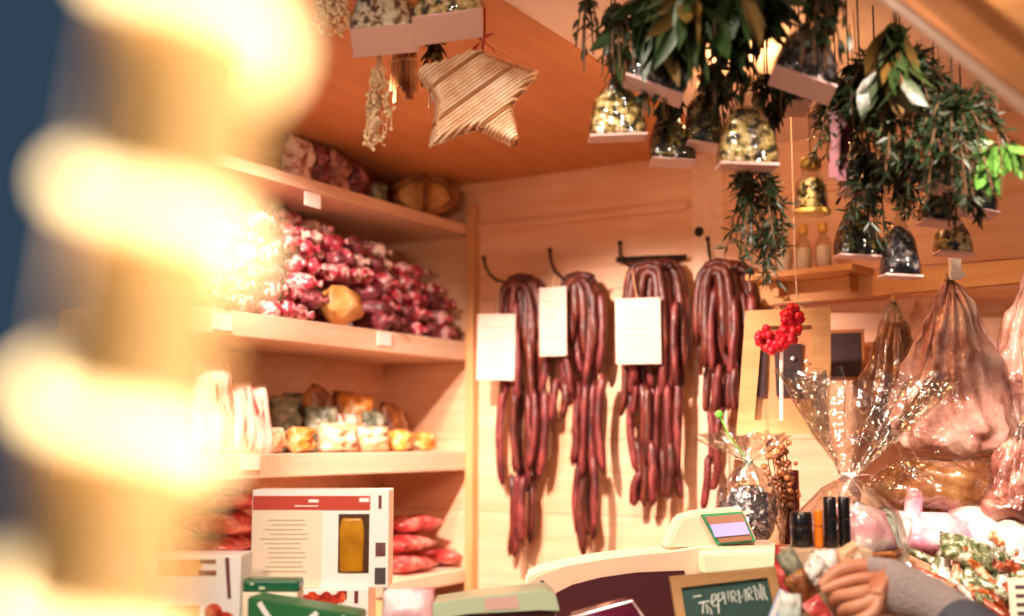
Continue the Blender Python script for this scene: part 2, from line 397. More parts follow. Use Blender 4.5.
# third shelf
def pk(name,mk,px,py,X,w,h,t,label,cat,rot=(0,0,0),group=None,lab=None,seed=1):
    p=onX(px,py,X); bm=B(); pouch(bm,w,h,t,seed=seed,n=12)
    o=obj(name,bm,M[mk],loc=p,rot=rot); tag(o,label,cat,group)
    if lab:
        bm=B(); box(bm,(0,-t*.5-.001,0),(w*.45,.004,h*.3)); obj('label',bm,M[lab],o)
    return o
rzs=PI/2
S3=1.472
def stand(h,z=S3): return z+h/2
def onshelf(name,mk,px,X,w,h,t,label,cat,tilt=0,yaw=0,flat=False,z=S3,group=None,seed=1,lab=None,par=None):
    r=ray(px,430); k=(X-CAM.x)/r.x; y=CAM.y+r.y*k
    bm=B(); pouch(bm,w,h*1.06,t*1.15,seed=seed,nz=.55 if mk!='wstripe' else .25)
    rot=(PI/2-.12*(1),tilt,rzs+yaw) if flat else (tilt,0,rzs+yaw)
    zz=z+t*.5 if flat else z+h*.5*abs(math.cos(tilt))+.002
    o=obj(name,bm,M[mk],loc=(X,y,zz),rot=rot); tag(o,label,cat,group)
    if lab:
        bm=B(); box(bm,(w*.1,-t*.45,h*.1),(w*.45,.012,h*.35),bev=.001); obj('label',bm,M[lab],o)
    return o
onshelf('white_bag','wstripe',212,-.05,.10,.17,.045,'tall white bag standing at the near end of the third shelf','bag',-.08,seed=2)
onshelf('striped_bag','wstripe',238,-.06,.075,.145,.04,'white bag with red stripes leaning second from the near end of the third shelf','bag',-.22,-.3,seed=3)
onshelf('striped_bag','wstripe',257,-.05,.06,.14,.035,'white bag with red stripes leaning third from the near end of the third shelf','bag',-.28,-.3,seed=4)
onshelf('white_packet','peach',274,-.04,.05,.05,.03,'small pale packet on the third shelf beside the striped bags','packet',.1,seed=5)
T=[('herb_pouch','herbg',285,-.13,.09,.12,.05,'grey green pouch behind the small pale packet on the third shelf',1.472),
('orange_pouch','orange',300,-.05,.085,.052,.05,'orange pouch lying at the front left of the third shelf heap',1.472),
('brown_pouch','brown',318,-.15,.09,.15,.05,'brown pouch standing tallest at the back of the third shelf',1.472),
('peach_pouch','peach',338,-.05,.10,.062,.06,'large peach pouch at the front middle of the third shelf',1.472),
('herb_pouch','herbg',322,-.09,.08,.10,.04,'grey green pouch in the middle of the third shelf behind an orange one',1.472),
('orange_pouch','orange',355,-.13,.09,.13,.05,'orange pouch standing at the back middle of the third shelf',1.472),
('peach_pouch','peach',372,-.05,.085,.055,.05,'peach pouch at the front, right of the largest one on the third shelf',1.472),
('herb_pouch','herbg',372,-.10,.07,.095,.04,'grey green pouch behind the right peach pouch on the third shelf',1.472),
('orange_pouch','orange',400,-.05,.085,.05,.05,'orange pouch at the front right of the third shelf',1.472),
('brown_pouch','brown',392,-.13,.09,.12,.05,'brown pouch at the back right of the third shelf',1.472),
('brown_pouch','brown',345,-.19,.09,.14,.05,'brown pouch against the wall at the back of the third shelf',1.472),
('orange_pouch','orange',425,-.06,.085,.045,.045,'flat orange pouch at the far right end of the third shelf',1.472),
('white_packet','wstripe',340,-.085,.12,.085,.02,'white packet with a red edge behind the large peach pouch','packet'),
('herb_pouch','herbg',300,-.20,.09,.13,.05,'grey green pouch against the wall on the third shelf','pouch')]
for i,t in enumerate(T):
    onshelf(t[0],t[1],t[2],t[3],t[4],t[5],t[6],t[7],'pouch' if 'pouch' in t[0] else 'packet',rnd(-.3,.15),rnd(-.7,.7),seed=i+6)
# bottom shelf: red vacuum packs, near pile and far pile
S4=1.182
def redpile(pxs,label,grp,rows):
    k=0
    for lay,px,X,dz in pxs:
        k+=1
        r=ray(px,540); y=CAM.y+r.y*((X-CAM.x)/r.x)
        bm=B(); pouch(bm,.14,.15,.042,seed=k+40,nz=.3)
        o=obj('vacuum_pack',bm,M['redpk'],loc=(X,y,S4+.024+lay*.043+dz),rot=(PI/2+rnd(-.08,.08),rnd(-.08,.08),PI/2+rnd(-.3,.3)))
        tag(o,label[k-1],'meat pack')
        bm=B(); box(bm,(.02*rnd(-1,1),-.02,-.04),(.075,.004,.045),rot=None,bev=.001); obj('label',bm,M['greenlab'] if k%2 else M['paper'],o)
near=[(0,215,-.11,0),(1,222,-.11,0),(2,210,-.12,0),(3,218,-.11,0),(4,226,-.12,0),(0,275,-.12,0),(1,270,-.12,0),(2,262,-.11,0)]
redpile(near,['red vacuum pack at the bottom of the near stack on the lowest shelf','red vacuum pack second from the bottom of the near stack on the lowest shelf','red vacuum pack in the middle of the near stack on the lowest shelf','red vacuum pack second from the top of the near stack on the lowest shelf','red vacuum pack on top of the near stack on the lowest shelf','red vacuum pack at the bottom of the stack hidden behind the window box','red vacuum pack in the middle of the stack behind the window box','red vacuum pack on top of the stack behind the window box'],None,3)
far=[(0,398,-.10,0),(1,396,-.11,0),(0,438,-.10,0),(2,405,-.12,0)]
redpile(far,['red vacuum pack right beside the window box on the lowest shelf','red vacuum pack second in the pile right of the window box','red vacuum pack farthest right on the lowest shelf','red vacuum pack on top of the pile right of the window box'],None,3)
# top shelf: netted meat bags and basket
S1=2.048
for i,(px,w,h,t,mk,nm,lb) in enumerate([(292,.08,.15,.05,'salB','netted_bag','tall pale netted bag at the near end of the top shelf'),
   (310,.07,.12,.05,'salC','netted_bag','dark netted bag second from the near end of the top shelf'),
   (330,.08,.11,.05,'meat','meat_bag','brown bag leaning in the middle of the top shelf'),
   (352,.08,.085,.05,'salC','netted_bag','low dark bag right of the middle of the top shelf'),
   (372,.06,.06,.04,'herbg','meat_bag','small green grey bag beside the round basket')]):
    onshelf(nm,mk,px,-.075,w,min(h,.105),t,lb,'bag',rnd(-.1,.1),rnd(-.3,.3),z=S1,seed=i+70)
# round basket
c=onX(424,190,-.075); bk=thing('wicker_basket','round brown wicker basket tipped on its side at the far end of the top shelf','basket',(-.075,c.y,S1+.052),rot=(0,math.radians(74),-.9)); bk.scale=(1.0,1.45,1.1)
bm=B()
for i in range(9):
    r=.03+.0024*i; zz=-.035+.008*i; R=.036+.0018*i
    tube(bm,[(R*math.cos(a*PI/12),R*math.sin(a*PI/12),zz+.002*math.cos(a*PI/12*12)) for a in range(25)],.0045,6,cap=False)
lathe(bm,[(.001,-.038),(.038,-.038),(.038,-.034),(.001,-.034)],20); obj('basket_body',bm,M['basket'],bk,True)
bm=B(); tube(bm,[(.052*math.cos(a*PI/12),.052*math.sin(a*PI/12),.035+.003*math.sin(a*2)) for a in range(25)],.007,7,cap=False); obj('rim',bm,M['basket'],bk,True); bm=B(); lathe(bm,[(.001,.036),(.03,.035),(.049,.031),(.049,.027),(.001,.027)],24); obj('woven_lid',bm,M['tan'],bk,True)
bm=B(); tube(bm,[(.05*math.cos(a*PI/10),0,.036+.035*math.sin(a*PI/10)) for a in range(11)],.005,6); obj('handle',bm,M['basket'],bk,True)
# ------------------------------------------------------------------ hanging sausages
def sausage_bm(a,b_,r,bow):
    bm=B(); a=Vector(a); b_=Vector(b_); k=12; pts=[];rad=[]
    d=b_-a; s=Vector((d.z,0,-d.x)).normalized()
    for i in range(k+1):
        t=i/k; pts.append(a+d*t+s*bow*math.sin(PI*t)+Vector((0,-.004*math.sin(PI*t),0)))
        e=min(t,1-t); rad.append(r*(.28 if e==0 else min(1,(e/.10)**.5))*(1+.1*noise.noise(Vector((t*6,a.x*40,a.z*20)))))
    tube(bm,pts,rad,9); return bm
def bundle(label,hook,segs,arch,cols):
    hx,hy=hook; hp=onY(hx,hy,-.07)
    t=thing('sausage_bundle',label,'sausages',hp)
    arch=list(arch)+[(x1+rnd(2,7),y1-rnd(0,25),xt+rnd(-3,3),yt+rnd(2,6),x2-rnd(3,9),y2-rnd(0,30),Y+rnd(-.02,.03)) for (x1,y1,xt,yt,x2,y2,Y) in list(arch)*2]+[(xt-rnd(4,9),y1-20,xt,yt+6,xt+rnd(4,9),y2-20,Y+rnd(-.015,.02)) for (x1,y1,xt,yt,x2,y2,Y) in arch]
    for (x1,y1,x2,y2,Y) in segs:
        a=onY(x1,y1,Y)-hp; b_=onY(x2,y2,Y)-hp
        obj('sausage',sausage_bm(a,b_,rnd(.0085,.0108),rnd(-.014,.014)),M['saus'] if random.random()<.65 else M['saus2'],t,True)
    for (x1,y1,xt,yt,x2,y2,Y) in arch:           # draped over the hook
        bm=B(); a=onY(x1,y1,Y)-hp; m_=onY(xt,yt,Y)-hp; b_=onY(x2,y2,Y)-hp
        pts=[];rad=[]
        for i in range(15):
            q=i/14; u=abs(q-.5)*2
            side=a if q<.5 else b_
            p=Vector((m_.x+(side.x-m_.x)*min(1,math.sqrt(1-(1-u)**2)),m_.y+.012*(1-u)*(q-.5),m_.z+(side.z-m_.z)*(u**1.9)))
            pts.append(p); rad.append(.0103*(.35 if i in(0,14) else 1)*(1+.08*noise.noise(Vector((i,x1,0)))))
        tube(bm,pts,rad,9); obj('sausage',bm,M['saus2'],t,True)
    bm=B(); tube(bm,[(-.012,0,-.004),(0,-.004,.002),(.012,-.002,-.006),(.004,.012,-.01)],.0018,5); obj('twine',bm,M['string'],t)
    return t
def cols(x0,x1,y0,y1,n,jy=14,jx=4):
    out=[]; n=max(n+1,round(n*1.5))
    for i in range(n):
        x=x0+(x1-x0)*(i+.5)/n
        out.append((x+rnd(-jx,jx)*.5,y0+rnd(-jy,jy)*.6,x+rnd(-jx,jx),y1+rnd(-jy,jy),-.04-.021*(i%3)-rnd(0,.008)))
    return out
b1=cols(500,547,300,392,5)+cols(504,545,386,482,5,12)+cols(509,531,470,548,3,14,3)+[(520,476,514,557,-.07)]
bundle('long bundle of dried sausages on the hook nearest the shelves','' or (518,284),b1,[(503,370,520,277,541,375,-.07),(511,360,526,281,547,350,-.05),(499,345,514,284,533,360,-.085)],0)
b2=cols(557,602,296,385,5)+[(557,378,553,421,-.06),(564,380,561,418,-.07)]+cols(570,604,380,470,4,12)+cols(578,600,460,545,3,12,3)+[(585,470,584,557,-.07)]
bundle('bundle of dried sausages on the second hook from the shelves',(578,282),b2,[(560,365,578,275,600,370,-.07),(566,350,580,279,601,355,-.05),(571,345,576,280,592,365,-.085)],0)
b3=cols(622,686,300,395,7)+[(623,350,621,416,-.06),(634,345,631,418,-.07)]+cols(631,681,385,470,5,12)+cols(634,672,440,500,4,12)+[(642,470,634,506,-.06),(672,450,680,498,-.06)]
bundle('widest bundle of dried sausages under the dark bar, third from the shelves',(655,268),b3,[(625,370,648,262,672,370,-.07),(637,360,658,264,684,380,-.06),(645,350,662,262,688,360,-.045),(630,340,650,266,665,360,-.09)],0)
b4=cols(702,752,290,380,6)+cols(706,741,365,412,4,6)+cols(706,724,405,470,2,8,3)+[(708,455,703,510,-.06),(716,450,712,490,-.07)]
bundle('bundle of dried sausages beside the wooden frame, fourth from the shelves',(722,270),b4,[(701,375,718,262,740,365,-.07),(707,350,728,264,757,345,-.05),(697,345,714,268,731,360,-.085)],0)
# hooks
def hook(label,pts,r=.0032):
    q=[onY(x,y,Y) for x,y,Y in pts]; o0=q[0]
    bm=B(); tube(bm,[p-o0 for p in q],r,7); lathe(bm,[(.006,0),(.006,.002),(.003,.003)],12,M4=Matrix.Rotation(PI/2,4,'X')); o=obj('wall_hook',bm,M['iron'],loc=o0)
    return tag(o,label,'hook')
hook('dark curved hook nearest the shelves holding long sausages',[(484,258,-.004),(485,266,-.02),(490,275,-.04),(498,281,-.06),(512,283,-.083),(522,283,-.092),(529,277,-.10)])
hook('dark hook second from the shelves holding sausages',[(550,250,-.004),(551,262,-.02),(555,272,-.05),(565,280,-.07),(578,283,-.088),(590,280,-.095),(594,275,-.1)])
hook('dark upright hook above the left end of the dark bar',[(620,243,-.004),(620,254,-.02),(623,262,-.045),(632,268,-.06),(648,270,-.075),(664,268,-.085),(670,262,-.092)])
hook('dark hook beside the wooden frame holding sausages',[(708,239,-.004),(709,252,-.02),(711,262,-.045),(717,269,-.07),(727,271,-.085),(737,268,-.095),(740,263,-.1)])
a=onY(617,260,-.02); b_=onY(686,257,-.02); bm=B(); tube(bm,[(0,0,0),(b_-a)*.5,b_-a],[.007,.0075,.006],8); o=obj('metal_bar',bm,M['iron'],loc=a); tag(o,'short dark bar fixed across the wall above the widest sausage bundle','bar')
bm=B(); lathe(bm,[(.012,0),(.012,.006),(.006,.01)],12,M4=Matrix.Rotation(PI/2,4,'X')); o=obj('wall_bolt',bm,M['iron'],loc=onY(700,232,0)); tag(o,'small dark knob on the back wall above the fourth sausage hook','knob')
# cards
def price_card(label,x0,y0,x1,y1,Y,roll,yaw,hx,hy):
    c=onY((x0+x1)/2,(y0+y1)/2,Y); d=(c-CAM).dot(FW); w=(x1-x0)*d/FPX/ math.cos(YAW-yaw); h=(y1-y0)*d/FPX
    t=thing('price_card',label,'card',c,rot=(0.03,roll,yaw))
    bm=B(); pouch_=box(bm,(0,0,0),(w,.002,h)); obj('card',bm,M['cardp'],t)
    bm=B()
    for k in range(7): box(bm,(rnd(-.004,.004),-.0014,h*(.3-k*.09)),(w*rnd(.45,.72),.0006,h*.022))
    obj('printed_lines',bm,M['ink'],t)
    hk=Matrix.Rotation(-yaw,3,'Z')@(onY(hx,hy,Y+.02)-c)
    bm=B(); tube(bm,[(0,0,h/2-.006),(hk.x*.5,hk.y*.3,h/2+(hk.z-h/2)*.5),hk],.0012,5); obj('hanging_wire',bm,M['string'],t)
price_card('white price card hanging over the sausages nearest the shelves',477,314,515,380,-.115,.03,.25,499,284)
price_card('narrow white price card turned aside at the second sausage bundle',540,287,566,356,-.115,.02,-.15,556,275)
price_card('white price card hanging on the widest sausage bundle',616,298,660,364,-.125,0,.3,632,270)
# ------------------------------------------------------------------ straw star
sd=1.72; tips=[(417,71),(446,61),(478,47),(499,58),(540,70),(511,106),(518,148),(476,130),(430,150),(437,106)]
cx_,cz_=477,95; c=P(cx_,cz_,sd)
st=thing('straw_star','striped cane star hanging from the ceiling on a red ribbon','ornament',c,rot=(-.08,0,YAW+.05))
poly=[L(x,y,sd,cx_,cz_) for x,y in tips]
bm=B(); prism(bm,[(x*.93,z*.93) for x,z in poly],-.011,.011,bev=.003); obj('core',bm,M['cane2'],st)
def clip(poly,o,d):
    ts=[]
    n=len(poly)
    for i in range(n):
        (x1,z1),(x2,z2)=poly[i],poly[(i+1)%n]; ex,ez=x2-x1,z2-z1
        det=d[0]*-ez+ex*d[1]
        if abs(det)<1e-9: continue
        t=((x1-o[0])*-ez+ex*(z1-o[1]))/det; u=(d[0]*(z1-o[1])-d[1]*(x1-o[0]))/det
        if 0<=u<1: ts.append(t)
    ts.sort(); return list(zip(ts[::2],ts[1::2]))
bm=B(); bm2=B(); ang=math.radians(38); dx,dz=math.cos(ang),math.sin(ang)
for k in range(-22,23):
    o=(-dz*k*.0052,dx*k*.0052)
    for a,b_ in clip(poly,o,(dx,dz)):
        if b_-a<.006: continue
        tgt=bm2 if (k*7)%9==0 else bm
        n=8; pts=[]
        for i in range(n+1):
            q=a+(b_-a)*i/n; e=min(i,n-i)/n; pts.append((o[0]+dx*q,-.012-.004*min(1,e*6)+(.010 if e==0 else 0),o[1]+dz*q))
        r=.0026+rnd(-.0005,.0004); tube(tgt,pts,r,6)
        tube(tgt,[(p[0],-p[1],p[2]) for p in pts],r,6)
obj('cane_strips',bm,M['cane'],st,True); obj('dark_cane_strips',bm2,M['cane2'],st,True)
top=Vector((L(482,46,sd,cx_,cz_)[0],0,L(482,46,sd,cx_,cz_)[1]))
bm=B(); zt=ZC-c.z
tube(bm,[(top.x,0,top.z-.006),(top.x+.004,0,top.z+.03),(top.x+.004,0,zt)],.0018,5)
for s in (-1,1): leaf(bm,top+Vector((0,-.004,.012)),Vector((s*.5+.1,-.3,-.5)),.035,.014); leaf(bm,top+Vector((0,-.004,.012)),Vector((s*.7,-.2,.6)),.022,.012)
obj('red_ribbon',bm,M['red'],st)
# ------------------------------------------------------------------ hanging herb bags
def herb_bag(label,bl,br,apex,d,fill,dep=.05,lift=0,h0=None,roll=0,tiltx=-.12):
    """bl, br: the two ends of the base front edge; apex: where the bag is tied"""
    c=P((bl[0]+br[0])/2,(bl[1]+br[1])/2,d); w=math.hypot(br[0]-bl[0],br[1]-bl[1])*d/FPX
    ax,az=L(apex[0],apex[1],d,(bl[0]+br[0])/2,(bl[1]+br[1])/2)
    r=-math.atan2(-(br[1]-bl[1]),(br[0]-bl[0])); r=math.atan2(br[1]-bl[1],br[0]-bl[0])
    t=thing('herb_bag',label,'herb bag',c,rot=(0,0,YAW))
    Rm=Matrix.Rotation(tiltx,3,'X')@Matrix.Rotation(r,3,'Y')
    # base card, seen from below
    bm=B(); box(bm,(0,dep/2,0),(w,dep,.004),bev=.001); bmesh.ops.rotate(bm,cent=(0,0,0),matrix=Rm,verts=bm.verts); obj('base_card',bm,M['card'],t)
    A=Vector((ax,dep/2,az)); H=A.length
    def ring(s,sh,k,jit,sq):
        out=[]
        n=20
        for i in range(n):
            a=2*PI*i/n; ca,sa=math.cos(a),math.sin(a)
            q=max(abs(ca),abs(sa)); u=Vector((ca/q**sq*w/2*sh,dep/2+sa/q**sq*dep/2*sh,0))
            base=Rm@(u+Vector((0,0,.004))); cen=Rm@Vector((0,dep/2,.004))
            p=base+(A-cen)*k
            out.append(p+Vector((1,1,0))*0+(p-cen-(A-cen)*k)*jit*noise.noise(Vector((a*2.2,k*4,w*300+apex[0]))))
        return out
    def loft(rings,bm,cap=True):
        vs=[[bm.verts.new(p) for p in r] for r in rings]
        for a,b_ in zip(vs,vs[1:]):
            for i in range(len(a)): bm.faces.new((a[i],a[(i+1)%len(a)],b_[(i+1)%len(a)],b_[i]))
        if cap: bm.faces.new(vs[0][::-1]); bm.faces.new(vs[-1])
    bm=B(); loft([ring(0,.93,.0,.1,.9),ring(0,.95,.15,.15,.8),ring(0,.86,.36,.25,.6),ring(0,.66,.56,.35,.4),ring(0,.4,.68,.35,.3),ring(0,.12,.74,.3,.2)],bm); obj('herb_filling',bm,M[fill],t,True)
    bm=B(); loft([ring(0,.99,.0,.02,.9),ring(0,1.0,.14,.1,.85),ring(0,.93,.32,.15,.6),ring(0,.74,.52,.25,.4),ring(0,.45,.75,.35,.2),ring(0,.14,.93,.2,.1),ring(0,.07,1,.1,0),ring(0,.3,1.08,.5,0),ring(0,.5,1.18,.9,0)],bm,False); obj('cellophane',bm,M['cello'],t,True)
    bm=B(); tube(bm,[A+Vector((.006*math.cos(a*PI/4),.006*math.sin(a*PI/4),0)) for a in range(9)],.0022,5,cap=False)
    zt=ZC-c.z
    if zt>A.z: tube(bm,[A,A+Vector((.003,0,(zt-A.z)*.5)),Vector((A.x,A.y,zt))],.0011,5)
    obj('tie_string',bm,M['string'],t)
    return t
HB=[((350,31),(416,21),(378,-42),1.62,'fillD','cream speckled herb bag hanging left above the cane star',0.051,-0.55),
((412,20),(482,5),(446,-52),1.62,'fillB','yellow green herb bag hanging right above the cane star',0.051,-0.55),
((590,135),(648,133),(618,62),1.62,'fillB','yellow green herb bag hanging farthest left of the leafy group over the sausages',0.043,0.02),
((626,72),(684,96),(668,5),1.58,'fillC','grey herb bag with a tilted base, high left in the leafy group',0.043,-0.12),
((652,157),(698,160),(668,95),1.68,'fillA','dark herb bag hanging low between its two yellow neighbours',0.043,-0.05),
((688,140),(728,146),(705,70),1.66,'fillA','small dark herb bag right of the low one in the leafy group',0.043,-0.03),
((721,162),(780,164),(752,78),1.58,'fillB','large pale yellow herb bag in the centre of the leafy group',0.047,0.02),
((776,62),(836,88),(822,5),1.55,'fillC','grey herb bag with a thick tilted base at the top right of the leafy group',0.047,-0.30),
((778,100),(812,100),(800,30),1.66,'fillA','dark herb bag with a pale base under the tilted grey one',0.043,-0.30),
((840,254),(884,256),(862,190),1.75,'fillA','dark green herb bag hanging low above the right wall shelf',0.043,0.02),
((886,274),(924,276),(905,205),1.72,'fillC','lowest blue grey herb bag hanging against the right wall shelf',0.043,0.03),
((925,218),(962,222),(945,165),1.72,'fillA','dark herb bag hanging right of the lowest one by the right wall shelf',0.043,-0.05),
((926,180),(965,188),(948,125),1.66,'fillA','dark herb bag partly hidden in the green needles at right',0.043,-0.12),
((962,205),(1000,212),(984,140),1.68,'fillA','dark herb bag at the right end beside the light leaves',0.043,-0.12),
((940,250),(976,254),(960,205),1.78,'fillB','yellow herb bag just above the white clip',0.038,-0.03),
((845,186),(880,192),(864,120),1.7,'fillC','grey herb bag behind the maroon ribbon in the needles',0.043,-0.12)]
for bl,br,ap,d,fl,lb,dep,tx in HB: herb_bag(lb,bl,br,ap,d,fl,dep,tiltx=tx)
# ------------------------------------------------------------------ hanging greenery
def cord(bm,p,top): tube(bm,[p,top],.0014,5)
def leaf_bunch(name,label,x,y,d,spread,n,Lr,Wr,mk,droop=1.0,mk2=None,down=.0):
    c=P(x,y,d); t=thing(name,label,'greenery',c); bm=B(); st_=B(); b2=B()
    top=Vector((0,0,max(.02,ZC-c.z)))
    nst=max(5,n//9)
    for s in range(nst):
        a=rnd(0,2*PI); out=Vector((math.cos(a)*spread*rnd(.2,1),math.sin(a)*spread*.5*rnd(.2,1),0))
        pts=[]
        Ls=rnd(.6,1.0)*(.13+down)
        for i in range(7):
            q=i/6; pts.append(Vector((0,0,.03))+out*(q**.8)+Vector((0,0,-Ls*q*q*droop+.02*q)))
        tube(st_,pts,.0014,5)
        for k in range(n//nst+2):
            i=random.randint(1,5); p=pts[i]; dd=(pts[i+1]-pts[i]).normalized()+rv(.8)
            leaf(b2 if (mk2 and random.random()<.3) else bm,p,dd+Vector((0,0,-.35*droop)),rnd(*Lr),rnd(*Wr),up=rv(1).normalized(),curl=rnd(-.1,.35))
    cord(st_,Vector((0,0,.02)),top)
    obj('stems',st_,M['stem'],t); obj('leaves',bm,M[mk],t)
    if mk2: obj('brown_leaves',b2,M[mk2],t)
    else: b2.free()
    return t
leaf_bunch('bay_branch','long dark bay leaves hanging at the left of the leafy group',655,15,1.58,.055,70,(.05,.085),(.013,.022),'leaf')
leaf_bunch('bay_branch','broad green leaves hanging above the large yellow herb bag',700,-10,1.52,.075,90,(.06,.10),(.016,.026),'leaf',mk2='leafb')
leaf_bunch('bay_branch','long green leaves hanging between the tilted bag and the broad leaves',745,0,1.54,.05,60,(.05,.09),(.014,.022),'leaf')
leaf_bunch('herb_sprig','dark sprigs hanging over the grey tilted herb bag at top',615,25,1.6,.035,110,(.014,.026),(.005,.008),'leafd')
leaf_bunch('herb_sprig','dark leafy sprigs on the thick tilted herb bag',822,10,1.5,.05,160,(.014,.03),(.006,.011),'leafd')
leaf_bunch('herb_sprig','small wispy sprig hanging left of the leafy group near the ceiling',588,20,1.62,.03,40,(.012,.022),(.004,.007),'leafd')
for (x,y,d,sp,n,lb) in ((648,70,1.63,.035,90,'dark sprigs hanging behind the grey herb bag with a tilted base'),(672,105,1.7,.03,70,'dark sprigs hanging between the yellow bag and the low dark bag'),(712,85,1.68,.035,90,'dark sprigs behind the small dark herb bag'),(765,95,1.66,.035,90,'dark sprigs behind the large pale yellow herb bag'),(800,60,1.62,.035,80,'dark sprigs behind the thick tilted herb bag'),(612,75,1.66,.03,60,'dark sprigs over the farthest left yellow herb bag'),(735,60,1.6,.04,90,'dark sprigs hanging between the broad leaves and the large pale yellow herb bag'),(860,85,1.64,.045,110,'dark sprigs at the left top of the right hand greenery'),(935,95,1.66,.05,120,'dark sprigs between the broad olive leaf and the gable board'),(905,160,1.72,.05,110,'dark sprigs above the lowest blue grey herb bag'),(965,185,1.68,.04,80,'dark sprigs above the herb bags beside the light leaves')):
    leaf_bunch('herb_sprig',lb,x,y,d,sp,n,(.018,.034),(.006,.011),'leafd')
def needle_bunch(label,x,y,d,rx,ry,n,mk='leafd'):
    c=P(x,y,d); t=thing('conifer_branch',label,'greenery',c); bm=B(); st_=B()
    for s in range(n):
        a=rnd(0,2*PI); q=math.sqrt(rnd(.05,1)); tip=Vector((math.cos(a)*rx*q,rnd(-.05,.05),math.sin(a)*ry*q-.0))
        tip=ROTC@tip; base=Vector((tip.x*.3,tip.y*.3,ry*.7)); pts=[base.lerp(tip,i/6)+Vector((0,0,.015*math.sin(PI*i/6))) for i in range(7)]
        tube(st_,pts,.0012,4)
        for i in range(1,7):
            for k in range(5): leaf(bm,pts[i],(pts[i]-pts[i-1]).normalized()*.7+rv(.9),rnd(.014,.026),rnd(.0025,.0045),up=rv(1).normalized(),curl=.1)
    cord(st_,Vector((0,0,ry*.7)),Vector((0,0,max(.02,ZC-c.z))))
    obj('twigs',st_,M['stem'],t); obj('needles',bm,M[mk],t); return t
needle_bunch('dark conifer branch hanging beside the maroon ribbon',850,120,1.66,.06,.07,45)
needle_bunch('large dark conifer branch in the middle of the right hand greenery',900,110,1.6,.075,.10,75)
needle_bunch('dark conifer branch reaching toward the sloping gable board',955,150,1.58,.07,.075,60)
needle_bunch('dark conifer branch hanging low over the blue grey herb bag',880,200,1.7,.055,.06,35)
needle_bunch('feathery green sprig hanging down between the sausages and small bottles',757,215,1.66,.045,.075,26)
needle_bunch('thin green sprig trailing below the feathery one',772,258,1.7,.025,.04,10)
leaf_bunch('bay_branch','broad olive leaf hanging at the top of the right hand greenery',895,45,1.54,.045,30,(.05,.08),(.022,.034),'leaf',mk2='leafb')
leaf_bunch('light_leaf_sprig','bright green leafy sprig at the far right beside the gable board',1000,165,1.55,.045,26,(.035,.055),(.012,.018),'leafl',droop=.7)
# dried flowers
def dried(label,x,y,d,n,Ln,rx):
    c=P(x,y,d); t=thing('dried_flowers',label,'dried flowers',c); bm=B(); st_=B()
    for s in range(n):
        a=rnd(0,2*PI); end=Vector((math.cos(a)*rx*rnd(.2,1),math.sin(a)*rx*rnd(.2,1),-Ln*rnd(.45,1)))
        pts=[Vector((0,0,.03)).lerp(end,i/5)+rv(.002) for i in range(6)]; tube(st_,pts,.0009,4)
        for i in range(2,6):
            for k in range(3): ico(bm,pts[i]+rv(.005),rnd(.002,.0042),1)
    cord(st_,Vector((0,0,.03)),Vector((0,0,max(.035,ZC-c.z))))
    obj('stalks',st_,M['cane'],t); obj('blossoms',bm,M['dry'],t)
dried('cream dried flowers hanging head down left of the cane star',379,68,1.7,26,.13,.022)
dried('cream dried flowers in the upper left corner above the star',334,-8,1.66,26,.06,.03)
# bundle of brown sticks behind the star
c=P(404,62,1.8); t=thing('cinnamon_bundle','brown cinnamon sticks hanging behind the left point of the star','sticks',c); 
for k in range(7):
    bm=B(); x=(k-3)*.006; tube(bm,[(x,rnd(-.006,.006),.035),(x*1.3,0,-.045+rnd(-.02,.01))],.0042,7); obj('stick',bm,M['cane2'],t)
bm=B(); tube(bm,[(.024*math.cos(a*PI/6),.012*math.sin(a*PI/6),0) for a in range(13)],.002,5,cap=False); obj('binding',bm,M['string'],t); bm=B(); tube(bm,[(0,0,.03),(0,0,ZC-c.z)],.001,4); obj('string',bm,M['string'],t)
leaf_bunch('herb_sprig','small dark herb bunch behind the top of the star',436,60,1.84,.03,60,(.014,.026),(.005,.009),'leafb')
# maroon ribbon
c=P(838,145,1.64); bm=B()
for k in (-1,1):
    pts=[(k*.008+.004*math.sin(i*.9),.002*i*k,.05-.02*i) for i in range(6)]
    for i in range(5):
        a,b_=Vector(pts[i]),Vector(pts[i+1]); box(bm,(a+b_)/2,(.014,.002,.021),rot=None)
tube(bm,[(0,0,.05),(0,0,ZC-c.z)],.0012,4)
o=obj('ribbon',bm,M['maroon'],loc=c,rot=(0,0,YAW)); tag(o,'maroon ribbon hanging in the dark conifer greenery','ribbon')
